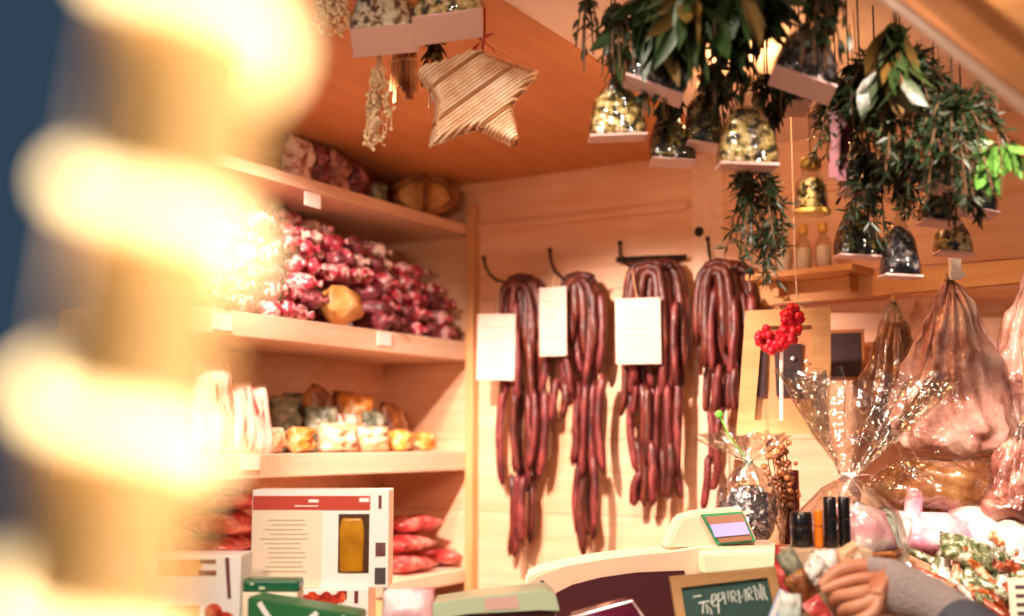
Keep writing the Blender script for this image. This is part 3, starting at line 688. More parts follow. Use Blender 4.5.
# ------------------------------------------------------------------ right part of the back wall
# shelf rail: runs out from the wall a little toward the right
a=onY(722,300,-.012); b_=Vector((1.42,-.16,a.z)); d=b_-a
bx=thing('wall_rail','pale wooden rail running along the wall over the frame and hams','rail',a,math.atan2(d.y,d.x))
bm=B(); box(bm,(d.length/2,0,0),(d.length,.022,.045),bev=.002); obj('board',bm,M['beam'],bx)
bm=B(); box(bm,(d.length*.32,-.055,.028),(.24,.10,.012),bev=.001); box(bm,(d.length*.32-.08,-.03,.004),(.014,.04,.03)); box(bm,(d.length*.32+.08,-.03,.004),(.014,.04,.03)); obj('ledge',bm,M['beam'],bx)
def railpt(u,dy,dz): 
    return a+Matrix.Rotation(math.atan2(d.y,d.x),3,'Z')@Vector((u,dy,dz))
for i,(u,lb) in enumerate([(.19,'small clear bottle with pale filling, leftmost on the wall ledge'),(.235,'small clear bottle with pale filling, second on the wall ledge'),(.28,'small clear bottle with pale filling, third on the wall ledge')]):
    t=thing('small_bottle',lb,'bottle',railpt(u,-.06,.034),YAW,group=None)
    bm=B(); lathe(bm,[(.012,0),(.0165,.002),(.017,.05),(.015,.06),(.008,.07),(.008,.085)],18); obj('glass_body',bm,M['glass'],t,True)
    bm=B(); lathe(bm,[(.010,.003),(.0145,.004),(.015,.048),(.01,.05)],16); obj('pale_filling',bm,M['paper'],t,True)
    bm=B(); lathe(bm,[(.0095,.078),(.010,.08),(.010,.096),(.008,.098)],16); obj('cap',bm,M['yellowlid'],t,True)
# yellow lidded lantern-like jar hanging above the bottles
c=P(812,215,1.72); t=thing('spice_jar','yellowish spice jar with a broad lid hanging above the small bottles','jar',c,YAW)
bm=B(); lathe(bm,[(.018,.008),(.022,.012),(.02,.045),(.014,.055)],20); obj('filling',bm,M['fillB'],t,True)
bm=B(); lathe(bm,[(.020,.006),(.025,.01),(.023,.048),(.015,.06),(.012,.075)],20,closed=True); obj('glass_body',bm,M['glass'],t,True)
bm=B(); lathe(bm,[(.026,0),(.028,.001),(.028,.007),(.024,.008)],22); obj('saucer',bm,M['yellowlid'],t,True)
bm=B(); lathe(bm,[(.014,.07),(.016,.072),(.016,.086),(.012,.088)],18); obj('lid',bm,M['yellowlid'],t,True)
bm=B(); tube(bm,[(0,0,.086),(0,0,ZC-c.z)],.001,4); obj('string',bm,M['string'],t)
# wooden picture frame leaning on the wall
fd=2.2; FX,FZ=783,372
c=P(FX,FZ,fd); t=thing('picture_frame','light wooden picture frame hanging on the wall behind the red berry heart','picture frame',c,rot=(.02,0,YAW-.25))
q=lambda x,y:L(x,y,fd,FX,FZ)
out=[q(748,310),q(831,309),(q(826,433)[0],q(826,433)[1]),q(736,435)]; inn=[q(764,326),q(812,326),q(808,418),q(754,420)]
bm=B()
for i in range(4):
    j=(i+1)%4; prism(bm,[out[i],out[j],inn[j],inn[i]],-.012,.012)
obj('frame',bm,M['frame'],t)
bm=B(); prism(bm,[q(760,322),q(816,322),q(812,424),q(750,424)],0,.006); obj('backing',bm,M['photo2'],t)
bm=B(); prism(bm,[q(758,352),q(768,352),q(765,396),q(754,396)],-.006,-.0005); prism(bm,[q(775,346),q(802,344),q(800,396),q(776,396)],-.006,-.0005); obj('dark_picture',bm,M['photo'],t)
bm=B()
for x,y in ((793,359),(806,362),(805,377)): ico(bm,(q(x,y)[0],-.009,q(x,y)[1]),.0045,1)
obj('white_dots',bm,M['paper'],t)
bm=B(); tube(bm,[(q(775,310)[0],0,q(775,310)[1]),(q(790,295)[0],.01,q(790,295)[1]),(q(805,310)[0],0,q(805,310)[1])],.0015,5); obj('hanging_cord',bm,M['string'],t)
# red heart ornament of berries
hd=2.08; c=P(780,330,hd); t=thing('berry_heart','red berry heart hanging on a cord in front of the wooden frame','ornament',c,YAW)
bm=B(); bs=B()
pts=[(768,345),(762,338),(768,332),(775,340),(773,347),(782,345),(790,338),(795,328),(797,318),(794,311),(788,314),(788,324),(784,335),(778,344)]
for (x,y) in pts:
    for k in range(8): 
        lx,lz=L(x,y,hd,780,330); ico(bm,Vector((lx,0,lz))+rv(.008),rnd(.0065,.0095),2)
obj('berries',bm,M['berry'],t)
ring=[L(x,y,hd,780,330) for x,y in pts]; tube(bs,[(x,0,z) for x,z in ring]+[(ring[0][0],0,ring[0][1])],.003,6); obj('wire_heart',bs,M['stem'],t)
bm=B(); l=lambda x,y:(L(x,y,hd,780,330)[0],0,L(x,y,hd,780,330)[1])
tube(bm,[l(772,304),l(813,301)],.0035,7); tube(bm,[l(778,304),l(783,316)],.0012,4); obj('stick',bm,M['cane'],t)
bm=B(); tube(bm,[l(798,303),l(797,262),(l(797,200)[0],0,ZC-c.z)],.0014,5); tube(bm,[l(781,345),l(779,420)],.0035,6); obj('cord',bm,M['pale'],t)
# dark small picture right of the frame, and hanging clear bags
pd=2.35; c=P(846,355,pd); t=thing('small_picture','small dark framed picture on the wall right of the wooden frame','picture frame',c,rot=(0,0,YAW*.4))
bm=B(); box(bm,(0,0,0),(.075,.012,.105),bev=.002); obj('frame',bm,M['trim'],t)
bm=B(); box(bm,(0,-.0065,0),(.06,.003,.09)); obj('picture',bm,M['photo'],t)
def hangbag(name,label,x,y0,y1,w,d,mk,seed,cellom='cello',top=None,sq=.75):
    """a gathered bag hanging from its neck"""
    c=P(x,y0,d); H=(y1-y0)*d/FPX; W=w*d/FPX/2
    t=thing(name,label,'bag',c,YAW)
    prof=[(.06,0),(.10,-.03),(.32,-.16),(.62,-.36),(.9,-.62),(1.0,-.82),(.82,-.96),(.3,-1)]
    def mk_(k,nz,zs):
        bm=B(); seg=28; rings=[]
        for r,z in prof:
            if z<zs: 
                rings.append([bm.verts.new((W*r*k*math.cos(2*PI*i/seg)*(1+nz*noise.noise(Vector((math.cos(2*PI*i/seg)*2,math.sin(2*PI*i/seg)*2,z*3+seed)))),W*sq*r*k*math.sin(2*PI*i/seg)*(1+nz*noise.noise(Vector((i*.6,z*4,seed)))),H*z*(k if z<-.9 else 1))) for i in range(seg)])
        for p,q_ in zip(rings,rings[1:]):
            for i in range(seg): bm.faces.new((p[i],p[(i+1)%seg],q_[(i+1)%seg],q_[i]))
        bm.faces.new(rings[-1]); bm.faces.new(rings[0][::-1])
        bmesh.ops.subdivide_edges(bm,edges=bm.edges[:],cuts=1,use_grid_fill=True,smooth=.6)
        bmesh.ops.subdivide_edges(bm,edges=bm.edges[:],cuts=1,use_grid_fill=True)
        bm.normal_update()
        for v in bm.verts:
            a=math.atan2(v.co.y,v.co.x); f=max(0,1+v.co.z/H*1.1)
            q=noise.noise(v.co*14+Vector((seed,0,0)))*.9+(.5-abs(noise.noise(v.co*26+Vector((0,seed,0)))*2))*.45+f*.35*math.sin(a*13+seed+4*noise.noise(v.co*9))
            v.co+=v.normal*q*W*min(.25,nz)*.75
        return bm
    obj('filling',mk_(.95,.35,-.1 if mk!='meatp' else -.02),M[mk],t,True)
    obj('cellophane',mk_(1.02,.3,.01),M['cellom'] if mk.startswith('meat') else M[cellom],t,True)
    bm=B(); lathe(bm,[(W*.07,-.004),(W*.085,0),(W*.07,.006)],12)
    obj('tie',bm,M['string'],t)
    bm=B(); tz=top if top is not None else .03; tube(bm,[(0,0,0),(0,0,tz)],.0016,5); obj('string',bm,M['string'],t)
    return t
hangbag('meat_bag','large wrapped piece of pinkish cured meat hanging under the white clip',950,274,462,128,2.0,'meatp',3.3,sq=.62)
hangbag('meat_bag','wrapped pink cured meat hanging at the right edge under the rail',1030,268,445,104,2.06,'meatp',9.1,sq=.62)
hangbag('meat_bag','wrapped dark cured meat low at the right edge behind the white wrapping',1026,420,525,110,1.86,'meat',5.7,top=.12,sq=.6)
hangbag('cured_bag','clear bag of brownish slices hanging between the small picture and the hams',893,300,440,72,2.25,'bread',7.9)
bm=B(); c=P(955,267,1.98)
box(bm,(0,0,0),(.02,.012,.045),bev=.003); box(bm,(0,-.006,-.014),(.026,.01,.012),bev=.002); o=obj('clip',bm,M['paper'],loc=c,rot=(0,0,YAW)); tag(o,'white clip holding the wrapped cured meat to the rail','clip')
# brown loaf wrapped, right of the gift basket
c=P(946,486,1.9); t=thing('wrapped_loaf','brown crusty loaf in clear film behind the pink wrapping','bread',c,YAW)
bm=B(); ico(bm,(0,0,0),.09,4,(1.2,.6,.5),nz=.3,fq=18,seed=2); obj('loaf',bm,M['bread'],t)
bm=B(); ico(bm,(0,0,0),.095,4,(1.2,.63,.53),nz=.3,fq=18,seed=2); obj('film',bm,M['cello'],t)
# ------------------------------------------------------------------ counter
CT=.95
cn=thing('counter','long wooden market counter along the open front of the stall','counter',(1.02,-.83,0))
bm=B(); box(bm,(0,0,CT-.02),(1.94,.68,.04),bev=.004); obj('worktop',bm,M['counter'],cn)
bm=B()
for k in range(15): box(bm,(-.89+k*.127,-.30,(CT-.04)/2),(.124,.02,CT-.042),bev=.002)
obj('front_panel',bm,M['counter'],cn)
for x in (-.9,.9): bm=B(); box(bm,(x,.28,(CT-.042)/2),(.06,.06,CT-.042),bev=.003); obj('leg',bm,M['counter'],cn)
def riser(label,x0,x1,y0,y1,z1):
    t=thing('display_step',label,'display stand',((x0+x1)/2,(y0+y1)/2,CT)); h=z1-CT
    bm=B(); box(bm,(0,0,h-.01),(x1-x0,y1-y0,.02),bev=.002); obj('step_top',bm,M['counter'],t)
    for s in (-1,1): bm=B(); box(bm,(s*((x1-x0)/2-.015),0,(h-.02)/2),(.02,y1-y0-.02,h-.021),bev=.002); obj('side',bm,M['counter'],t)
ZL=1.17
riser('long wooden step under the cartons and the scale on the counter','' or .06,1.0,-1.14,-.5,ZL)
riser('wooden step under the wrapped goods at the right of the counter',1.27,1.9,-.64,-.5,1.17)
# ---- cartons
def local(d,cx,cz): return lambda x,y:L(x,y,d,cx,cz)
def carton(label,x0,y0,x1,y1,d,dep,rz,z0,big=True):
    w=(x1-x0)*d/FPX; c=P((x0+x1)/2,y1,d); h=(y1-y0)*d/FPX
    t=thing('carton',label,'box',(c.x,c.y,z0),YAW+rz)
    return t,w,h
d=1.75; t,w,h=carton('white carton with red band and amber window standing at the left of the counter',250,491,388,588,d,.07,0,0)
zb=P(320,588,d).z; t.location.z=zb
S=lambda px:px*d/FPX
bm=B(); box(bm,(0,.035,h/2),(w,.07,h),bev=.0015); obj('body',bm,M['white'],t)
bm=B(); box(bm,(-w/2+S(60),-.0006,h-S(13)),(S(118),.0012,S(14)),); obj('red_band',bm,M['redp'],t)
bm=B(); box(bm,(-w/2+S(36),-.0004,h/2-S(8)),(S(70),.0008,S(80))); obj('cream_panel',bm,M['cream'],t)
bm=B()
for k in range(12): box(bm,(-w/2+S(36)+S(rnd(-4,3)),-.0012,h-S(30+k*4.6)),(S(rnd(30,52)),.0006,S(1.1)))
obj('text_lines',bm,M['brownp'],t)
bm=B(); box(bm,(-w/2+S(62),-.0014,h-S(11)),(S(10),.0008,S(3))); box(bm,(-w/2+S(113),-.0014,h-S(10)),(S(10),.0008,S(4))); box(bm,(-w/2+S(55),-.0014,h-S(16)),(S(24),.0008,S(1))); obj('band_lettering',bm,M['white'],t)
wx=-w/2+S(103); wz=h-S(53)
bm=B(); box(bm,(wx,-.0006,wz),(S(31),.0014,S(58))); o=obj('window',bm,M['amberd'],t)
bm=B(); lathe(bm,[(S(10),0),(S(12),.002),(S(12.5),S(40)),(S(11),S(50)),(S(9),S(53))],20)
for v in bm.verts: v.co.y*=.12
bmesh.ops.translate(bm,vec=(wx-S(2),-.0016,wz-S(28)),verts=bm.verts); obj('jar_in_window',bm,M['amber'],t,True)
bm=B(); box(bm,(w/2-S(9),-.0008,h-S(12)),(S(3),.0012,S(13)))
for k in range(9): box(bm,(w/2-S(8),-.0008,S(34)-k*S(1.5)+S(10)),(S(10),.0012,S(.8 if k%2 else 1.1)))
obj('side_marks',bm,M['dredp'],t)
bm=B(); box(bm,(w/2-S(8),-.0008,S(12)),(S(11),.0012,S(16))); obj('grey_patch',bm,M['greyp'],t)
zmain=zb
# box under it
d=1.735; t=thing('carton','low white carton with a tomato picture lying under the window carton','box',(P(318,590,d).x,P(318,590,d).y,ZL),YAW); S=lambda px:px*d/FPX
hh=zmain-ZL; w=S(100)
bm=B(); box(bm,(0,.055,hh/2),(w,.10,hh-.0004),bev=.0015); obj('body',bm,M['white'],t)
bm=B()
for k in range(7): 
    x=-S(20)+k*S(7); lathe(bm,[(.0005,0),(S(5.5),0),(S(5.5),.0012),(.0005,.0015)],14,M4=Matrix.Translation((x,.0045,hh-S(8+3*(k%2))))@Matrix.Rotation(PI/2,4,'X'))
obj('tomato_picture',bm,M['tomato'],t)
bm=B(); box(bm,(S(38),.0045,hh-S(8)),(S(4),.0012,S(12))); box(bm,(S(24),.0045,hh-S(6)),(S(9),.0012,S(8))); obj('side_marks',bm,M['dredp'],t)
# second white carton, left
d=1.6; S=lambda px:px*d/FPX
c=P(190,600,d); zt=P(190,556,d).z; h=zt-ZL; w=S(92)
t=thing('carton','white carton with a dark bar and tomatoes at the lower left behind the lit pole','box',(P(194,600,d).x,P(194,600,d).y,ZL),YAW)
bm=B(); box(bm,(0,.035,h/2),(w,.07,h),bev=.0015); obj('body',bm,M['white'],t)
bm=B(); prism(bm,[(w/2-S(16),h-S(2)),(w/2-S(12),h-S(2)),(w/2-S(9),h-S(42)),(w/2-S(12),h-S(42))],-.0015,.001); 
box(bm,(w/2-S(33),-.0006,h-S(6)),(S(16),.0014,S(4))); box(bm,(w/2-S(33),-.0006,h-S(17)),(S(17),.0014,S(5))); obj('dark_bar',bm,M['dredp'],t)
bm=B(); box(bm,(-S(15),-.0006,h-S(12)),(S(44),.0012,S(16))); obj('orange_print',bm,M['orangep'],t); bm=B(); box(bm,(w/2-S(58),-.0006,h-S(58)),(S(36),.0012,S(18))); obj('orange_print',bm,M['orangep'],t)
bm=B()
for x,z,r in ((26,56,9),(14,64,9),(32,68,8)): lathe(bm,[(.0005,0),(S(r),0),(S(r*.9),.0012),(.0005,.0018)],18,M4=Matrix.Translation((w/2-S(x),0,h-S(z)))@Matrix.Rotation(PI/2,4,'X'))
obj('tomato_picture',bm,M['tomato'],t)
# green flat case between the cartons, and green box with white lines
d=1.62; S=lambda px:px*d/FPX
p=P(270,586,d); t=thing('green_case','dark green flat case in front of the window carton','case',(p.x,p.y,p.z-S(6)),YAW)
bm=B(); box(bm,(0,.02,S(6)),(S(58),.04,S(12)),bev=.004); obj('case',bm,M['green'],t,False)
bm=B(); box(bm,(-S(8),-.0005,S(4)),(S(6),.001,S(3))); box(bm,(-S(18),-.0005,S(8)),(S(4),.001,S(2))); obj('pale_marks',bm,M['scaleg'],t)
zcase=p.z-S(6)
bm=B(); box(bm,(0,.02,(zcase-ZL)/2),(S(56),.05,zcase-ZL-.0004),bev=.002); o=obj('carton',bm,M['cream'],loc=(p.x,p.y,ZL),rot=(0,0,YAW)); tag(o,'cream carton standing under the dark green flat case','box')
d=1.55; S=lambda px:px*d/FPX
p=P(302,600,d); zt=P(302,598,d).z; h=zt-ZL
t=thing('green_carton','green carton with white ribbon lines at the bottom edge of the picture','box',(p.x,p.y,ZL),rot=(0,0,YAW-.1))
w=S(112); bm=B(); prism(bm,[(-w/2,0),(w/2,0),(w/2,h-S(16)),(-w/2,h)],0,.06,bev=.002); obj('body',bm,M['dgreen'],t)
bm=B(); 
def strip(bm,x0,z0,x1,z1,wd,y0=-.0012,y1=.0005):
    dx_,dz_=x1-x0,z1-z0; l_=math.hypot(dx_,dz_); n_=(-dz_/l_*wd/2,dx_/l_*wd/2)
    prism(bm,[(x0-n_[0],z0-n_[1]),(x1-n_[0],z1-n_[1]),(x1+n_[0],z1+n_[1]),(x0+n_[0],z0+n_[1])],y0,y1)
for q5 in ((-w/2+S(12),h-S(5),-w/2+S(34),h-S(36),S(5)),(-w/2+S(72),h-S(14),-w/2+S(40),h-S(40),S(5)),(-w/2+S(98),h-S(17),w/2-S(4),h-S(34),S(3))):
    bm=B(); strip(bm,*q5); obj('white_ribbon_line',bm,M['paper'],t)
# white crumpled pouch and pale tray, maroon film pack
p=P(408,612,1.62); bm=B(); pouch(bm,.075,.08,.04,nz=.6,seed=4); o=obj('pouch',bm,M['pinkc'],loc=(p.x,p.y,p.z-.005),rot=(-.4,0,YAW)); tag(o,'crumpled pinkish white pouch left of the pale tray lid','pouch')
bm=B(); box(bm,(0,0,0),(.09,.08,p.z-.045-ZL),bev=.002); o=obj('carton',bm,M['cream'],loc=(p.x,p.y+.01,(p.z-.045+ZL)/2),rot=(0,0,YAW)); tag(o,'low cream carton under the crumpled white pouch','box')
d=1.6; S=lambda px:px*d/FPX
p=P(495,604,d); t=thing('tray_lid','pale greenish tray lid with a pinkish print standing before the scale','tray',(p.x,p.y,p.z),rot=(0,0,YAW))
q=local(d,495,604)
bm=B(); prism(bm,[q(432,604),q(470,598),q(545,590),q(556,596),q(560,612),q(540,610),q(470,612),q(434,620)],0,.09,bev=.002); obj('lid',bm,M['scaleg'],t)
bm=B(); prism(bm,[q(484,599),q(517,596),q(519,608),q(486,610)],-.001,.001); obj('pink_print',bm,M['card'],t)
bm=B(); prism(bm,[q(438,620),q(540,611),q(556,613),q(556,700),q(438,700)],.005,.085); obj('tray',bm,M['scaled'],t)
p=P(612,610,1.58); t=thing('film_pack','maroon film wrapped pack leaning in front of the scale','pack',(p.x,p.y,p.z),rot=(0,0,YAW)); q=local(1.58,612,610)
bm=B(); prism(bm,[q(570,618),q(632,601),q(648,622),q(646,690),q(575,690)],0,.05,bev=.004); obj('pack',bm,M['purple'],t)
bm=B(); tube(bm,[(*q(570,618)[:1],-.001,q(570,618)[1]),(q(632,601)[0],-.001,q(632,601)[1]),(q(648,624)[0],-.001,q(648,624)[1])],.0018,6); obj('pink_rim',bm,M['pinkc'],t)
# ---- scale / cash register
d=1.86; c=P(655,560,d); t=thing('counter_scale','cream shop scale with an arched dark front panel and small screen','scale',c,rot=(0,0,YAW)); q=local(d,655,560)
zb=ZL-c.z+.0005
bm=B(); prism(bm,[q(526,580),q(536,573),q(565,566),(q(600,560)),q(640,555),q(675,552),q(700,548),q(785,546),q(794,556),q(797,575),(q(797,0)[0],zb),(q(532,0)[0],zb)],0,.12,bev=.005); obj('body',bm,M['scale'],t)
bm=B(); prism(bm,[q(552,594),q(572,584),q(600,577),q(635,572),q(684,570),(q(690,0)[0],zb+.01),(q(560,0)[0],zb+.01)],-.004,.003,bev=.001); obj('dark_front_panel',bm,M['scaled'],t)
bm=B(); prism(bm,[q(698,552),q(784,548),q(792,570),q(700,573)],-.03,.01,bev=.004); obj('side_cover',bm,M['scaleg'],t)
bm=B(); prism(bm,[q(668,552),q(684,520),q(705,514),q(748,511),q(760,540),q(762,549)],.03,.11,bev=.004); obj('display_housing',bm,M['scale'],t)
bm=B(); prism(bm,[q(704,516),q(746,513),q(759,543),q(720,547)],.018,.031,bev=.001); o=obj('display',bm,M['gasket'],t)
bm=B(); prism(bm,[q(707,518),q(745,515),q(755,541),q(722,544)],.014,.0185); obj('screen_glass',bm,M['screenb'],o)
bm=B(); prism(bm,[q(712,526),q(747,523),q(752,535),q(717,538)],.011,.0145); obj('lavender_readout',bm,M['lcd'],o)
bm=B(); lathe(bm,[(.004,0),(.004,.003),(.002,.004)],10,M4=Matrix.Translation((q(542,582)[0],0,q(542,582)[1]))@Matrix.Rotation(PI/2,4,'X')); obj('screw',bm,M['iron'],t)
# ---- chalkboard
d=1.62; c=P(722,600,d); q=local(d,722,600); t=thing('chalkboard','small wood framed chalkboard with white handwriting in front of the scale','chalkboard',c,rot=(-.12,0,YAW))
o4=[q(670,577),q(776,567),q(790,660),q(682,670)]; i4=[q(681,588),q(768,578),q(780,650),q(690,660)]
bm=B()
for i in range(4):
    j=(i+1)%4; prism(bm,[o4[i],o4[j],i4[j],i4[i]],-.006,.008)
obj('frame',bm,M['frame'],t)
bm=B(); prism(bm,[q(679,586),q(770,576),q(782,652),q(688,662)],-.001,.005); obj('slate',bm,M['slate'],t)
bm=B()
def chalk(pts,r=.0011):
    tube(bm,[(q(x,y)[0],-.0022,q(x,y)[1]) for x,y in pts],r,5)
chalk([(693,597),(701,596)]); chalk([(698,603),(709,601)]); chalk([(703,602),(702,613)]); chalk([(707,613),(706,604),(710,609),(711,614)])
chalk([(711,604),(712,595),(715,594),(716,599),(712,602),(713,606),(717,605)]); chalk([(718,613),(718,594),(722,593),(723,598),(719,601)])
chalk([(725,604),(724,592),(729,601),(728,591)]); chalk([(732,602),(731,592),(734,591),(736,595),(733,598),(737,602)]); chalk([(740,603),(738,590),(742,598),(745,589),(746,601)])
chalk([(749,600),(747,590),(750,588),(752,592),(749,595),(753,600)]); chalk([(757,600),(754,586),(759,592),(760,599)]); chalk([(763,600),(760,584),(764,588),(764,593),(767,600)])
chalk([(700,622),(716,619)]); chalk([(722,621),(740,617),(741,625)])
obj('chalk_writing',bm,M['chalk'],t)
bm=B(); tube(bm,[(.02,.01,.02),(.02,.09,ZL-c.z+.004)],.004,6); tube(bm,[(.0,.004,q(0,650)[1]),(0,.0,ZL-c.z+.002)],.004,6); obj('prop',bm,M['frame'],t)
# pale blue tag
p=P(782,606,1.56); t=thing('plastic_tag','pale blue and white plastic tag leaning beside the chalkboard','tag',p,rot=(-.15,.45,YAW))
bm=B(); box(bm,(0,0,-.06),(.024,.003,.16),bev=.001); obj('tag',bm,M['blue'],t); bm=B(); tube(bm,[(0,.004,-.1),(-.06,.004,CT-p.z+.03)],.003,6); o=obj('stake',bm,M['blue'],t)
bm=B(); box(bm,(-.007,-.002,-.06),(.006,.001,.158)); obj('white_stripe',bm,M['paper'],t)
# ------------------------------------------------------------------ wrapped gift bag and the cellophane gift basket
def fanbag(name,label,neck,d,up,wid,body_w,body_h,fill,seed,tie,cm='cellob',lean=0):
    c=P(neck[0],neck[1],d); t=thing(name,label,'gift wrap',c,YAW)
    S=lambda px:px*d/FPX
    def sheet(prof,nz,pl,sq):
        bm=B(); seg=72; rings=[]
        for r,z,k in prof:
            rings.append([bm.verts.new((r*(1+k*pl*math.sin(i/seg*2*PI*11+seed)+k*nz*noise.noise(Vector((math.cos(2*PI*i/seg)*3,math.sin(2*PI*i/seg)*3,z*20+seed))))*math.cos(2*PI*i/seg)+lean*max(0,z),r*sq*(1+k*pl*math.sin(i/seg*2*PI*11+seed))*math.sin(2*PI*i/seg),z+k*.25*r*noise.noise(Vector((math.cos(2*PI*i/seg)*2.5,math.sin(2*PI*i/seg)*2.5,seed))))) for i in range(seg)])
        for p,q_ in zip(rings,rings[1:]):
            for i in range(seg): bm.faces.new((p[i],p[(i+1)%seg],q_[(i+1)%seg],q_[i]))
        return bm
    u=S(up); W=S(wid)/2; bw=S(body_w)/2; bh=S(body_h)
    obj('gathered_top',sheet([(W*.10,0,.2),(W*.22,u*.15,.6),(W*.5,u*.4,.8),(W*.78,u*.72,1),(W*1.0,u,1)],.35,.22,.6),M[cm],t,True)
    bm=sheet([(W*.10,0,.2),(bw*.45,-bh*.12,.5),(bw*.85,-bh*.35,.4),(bw,-bh*.7,.3),(bw*.95,-bh,.1)],.25,.1,.8); obj('wrapping',bm,M[cm],t,True)
    bm=B(); lathe(bm,[(W*.11,-.006),(W*.13,0),(W*.11,.008)],16)
    for s in (-1,1): leaf(bm,Vector((0,-W*.12,0)),Vector((s,-.3,.4)),.035,.018); leaf(bm,Vector((0,-W*.12,0)),Vector((s*.6,-.3,-.7)),.04,.012)
    obj('ribbon_bow',bm,M[tie],t)
    bm=B(); ico(bm,(0,0,-bh*.62),1,3,(bw*.78,bw*.6,bh*.36),nz=.2,fq=2,seed=seed); obj('contents',bm,M[fill],t)
    return t,bh,c
t,bh,c=fanbag('gift_basket','big gift basket in crinkled clear cellophane at the right of the counter',(848,478),1.78,100,150,112,92,'pinkc',4.2,'pale',lean=.25)
bm=B(); zb=c.z-bh
S=lambda px:px*1.78/FPX
bm=B()
for k in range(5): tube(bm,[(S(48)*math.cos(a*PI/12),S(44)*math.sin(a*PI/12),-bh-.004+.009*k) for a in range(25)],.0055,6,cap=False)
lathe(bm,[(.001,-bh-.01),(S(46),-bh-.01),(S(46),-bh-.004),(.001,-bh-.004)],24); o=obj('basket',bm,M['basket'],t,True)
basketz=c.z-bh-.012; gb=c
t2,bh2,c2=fanbag('gift_bag','smaller clear gift bag with greenish top beside the scale screen',(748,462),2.06,28,80,70,84,'fillC',8.8,'mint',cm='cellob')
giftz=c2.z-bh2
# stand for these gifts: a low crate
def crate(label,x0,x1,y0,y1,z0,z1):
    t=thing('wooden_crate',label,'crate',((x0+x1)/2,(y0+y1)/2,z0)); h=z1-z0; w=x1-x0; dp=y1-y0
    bm=B(); box(bm,(0,0,h-.008),(w,dp,.014),bev=.001); obj('lid',bm,M['counter'],t)
    bm=B()
    for s in (-1,1): box(bm,(0,s*(dp/2-.008),(h-.016)/2),(w-.002,.014,h-.017)); box(bm,(s*(w/2-.008),0,(h-.016)/2),(.014,dp-.034,h-.017))
    obj('sides',bm,M['counter'],t)
cz=giftz
crate('tall wooden crate behind the scale carrying the gift bag',.74,1.08,-.485,-.26,0.001,cz-.002)
crate('wooden crate under the gift basket on the counter',1.035,1.25,-.72,-.51,CT+.001,basketz-.001)
# the gifts' feet: shift the scenes so they stand on the crate
# bottles
def bottle(name,label,x,ytop,ybot,wpx,d,mk,mk2,z0,short=False):
    c=P(x,ybot,d); S=lambda px:px*d/FPX; r=S(wpx)/2; H=P(x,ytop,d).z-z0
    t=thing(name,label,'bottle',(c.x,c.y,z0))
    nk=r; br=max(r*2.1,.022)
    zc=max(.02,H-S(52))
    if H<.12: br=r; nk=r; zc=H*.55
    bm=B(); lathe(bm,[(br*.9,0),(br,.004),(br,zc*.7),((br*.8 if H>.12 else br),zc*.88),((nk*.9 if H>.12 else nk*.97),zc),(nk*.85,zc+.01)],20); obj('glass',bm,M[mk],t,True)
    bm=B(); lathe(bm,[(nk,zc),(nk*1.02,zc+.004),(nk,H-.003),(nk*.9,H),(nk*.3,H)],18); obj('capsule',bm,M[mk2],t,True)
zbx=P(825,549,1.68).z
bm=B(); q0=P(828,549,1.68); hb_=zbx-CT
bm=B(); box(bm,(0,.03,hb_/2),(.125,.085,hb_-.0004),bev=.002); o=obj('carton',bm,M['kraft'],loc=(q0.x,q0.y,CT),rot=(0,0,YAW)); tag(o,'beige box carrying the black bottles behind the fingers','box')
bottle('black_bottle','slim black bottle, left of the pair standing on the beige box',831,497,545,13,1.70,'black','black',zbx)
bottle('black_bottle','slim black bottle, right of the pair standing on the beige box',845,497,545,12,1.705,'black','black',zbx)
bottle('wine_bottle','dark red bottle standing behind the scale near the gift bag',793,470,520,14,2.12,'wine','wine',cz)
bottle('black_bottle','squat black bottle beside the scale, left of the slim pair',802,512,545,22,1.715,'black','black',zbx)
bottle('amber_bottle','amber glass bottle squeezed between the squat black bottle and the slim pair',819,510,545,9,1.70,'oil','oil',zbx)
# dark dried bunch beside gift bag
c=P(782,470,2.12); t=thing('dried_bunch','dark brown dried bunch standing behind the gift bag','dried flowers',(c.x,c.y,cz))
bm=B(); s_=B(); hz=c.z-cz
for k in range(16):
    e=Vector((rnd(-.03,.02),rnd(-.02,.02),hz+rnd(-.05,.06))); tube(s_,[(0,0,0),e*.5+rv(.004),e],.0012,4)
    for j in range(6): ico(bm,e*(1-.06*j)+rv(.008),rnd(.004,.008),1)
obj('stalks',s_,M['stem'],t); obj('seed_heads',bm,M['brown'],t)
p=P(719,414,2.06)-c2; p.rotate(Matrix.Rotation(-YAW,3,'Z')); bm=B(); ico(bm,p,.007,2); tube(bm,[(0,0,0),p*.5+Vector((-.008,0,.004)),p],.0014,5); obj('green_glint',bm,M['glint'],t2)  # small green ball standing in for a glint of light on the wrapping
# ------------------------------------------------------------------ right hand goods
def g(name,mk,x,y,d,w,h,t_,rot,label,cat,seed,group=None,nz=.5):
    bm=B(); pouch(bm,w,h,t_,nz=nz,seed=seed,n=10); o=obj(name,bm,M[mk],loc=P(x,y,d),rot=(rot[0],rot[1],YAW+rot[2])); return tag(o,label,cat,group)
g('pink_parcel','pinkc',935,535,1.85,.15,.075,.06,(-.5,.1,0),'pink and white wrapped parcel in front of the brown loaf','parcel',1)
g('pink_parcel','pinkc',913,512,1.86,.03,.085,.03,(0,.1,0),'narrow pink wrapper end sticking up beside the brown loaf','parcel',2)
g('white_parcel','whitec',990,532,1.86,.13,.10,.07,(-.3,.05,0),'large white wrapped parcel with green print at the right edge','parcel',3)
g('white_parcel','whitec',1025,545,1.82,.10,.08,.06,(-.5,.2,0),'white wrapped parcel cut off by the right edge of the picture','parcel',4)
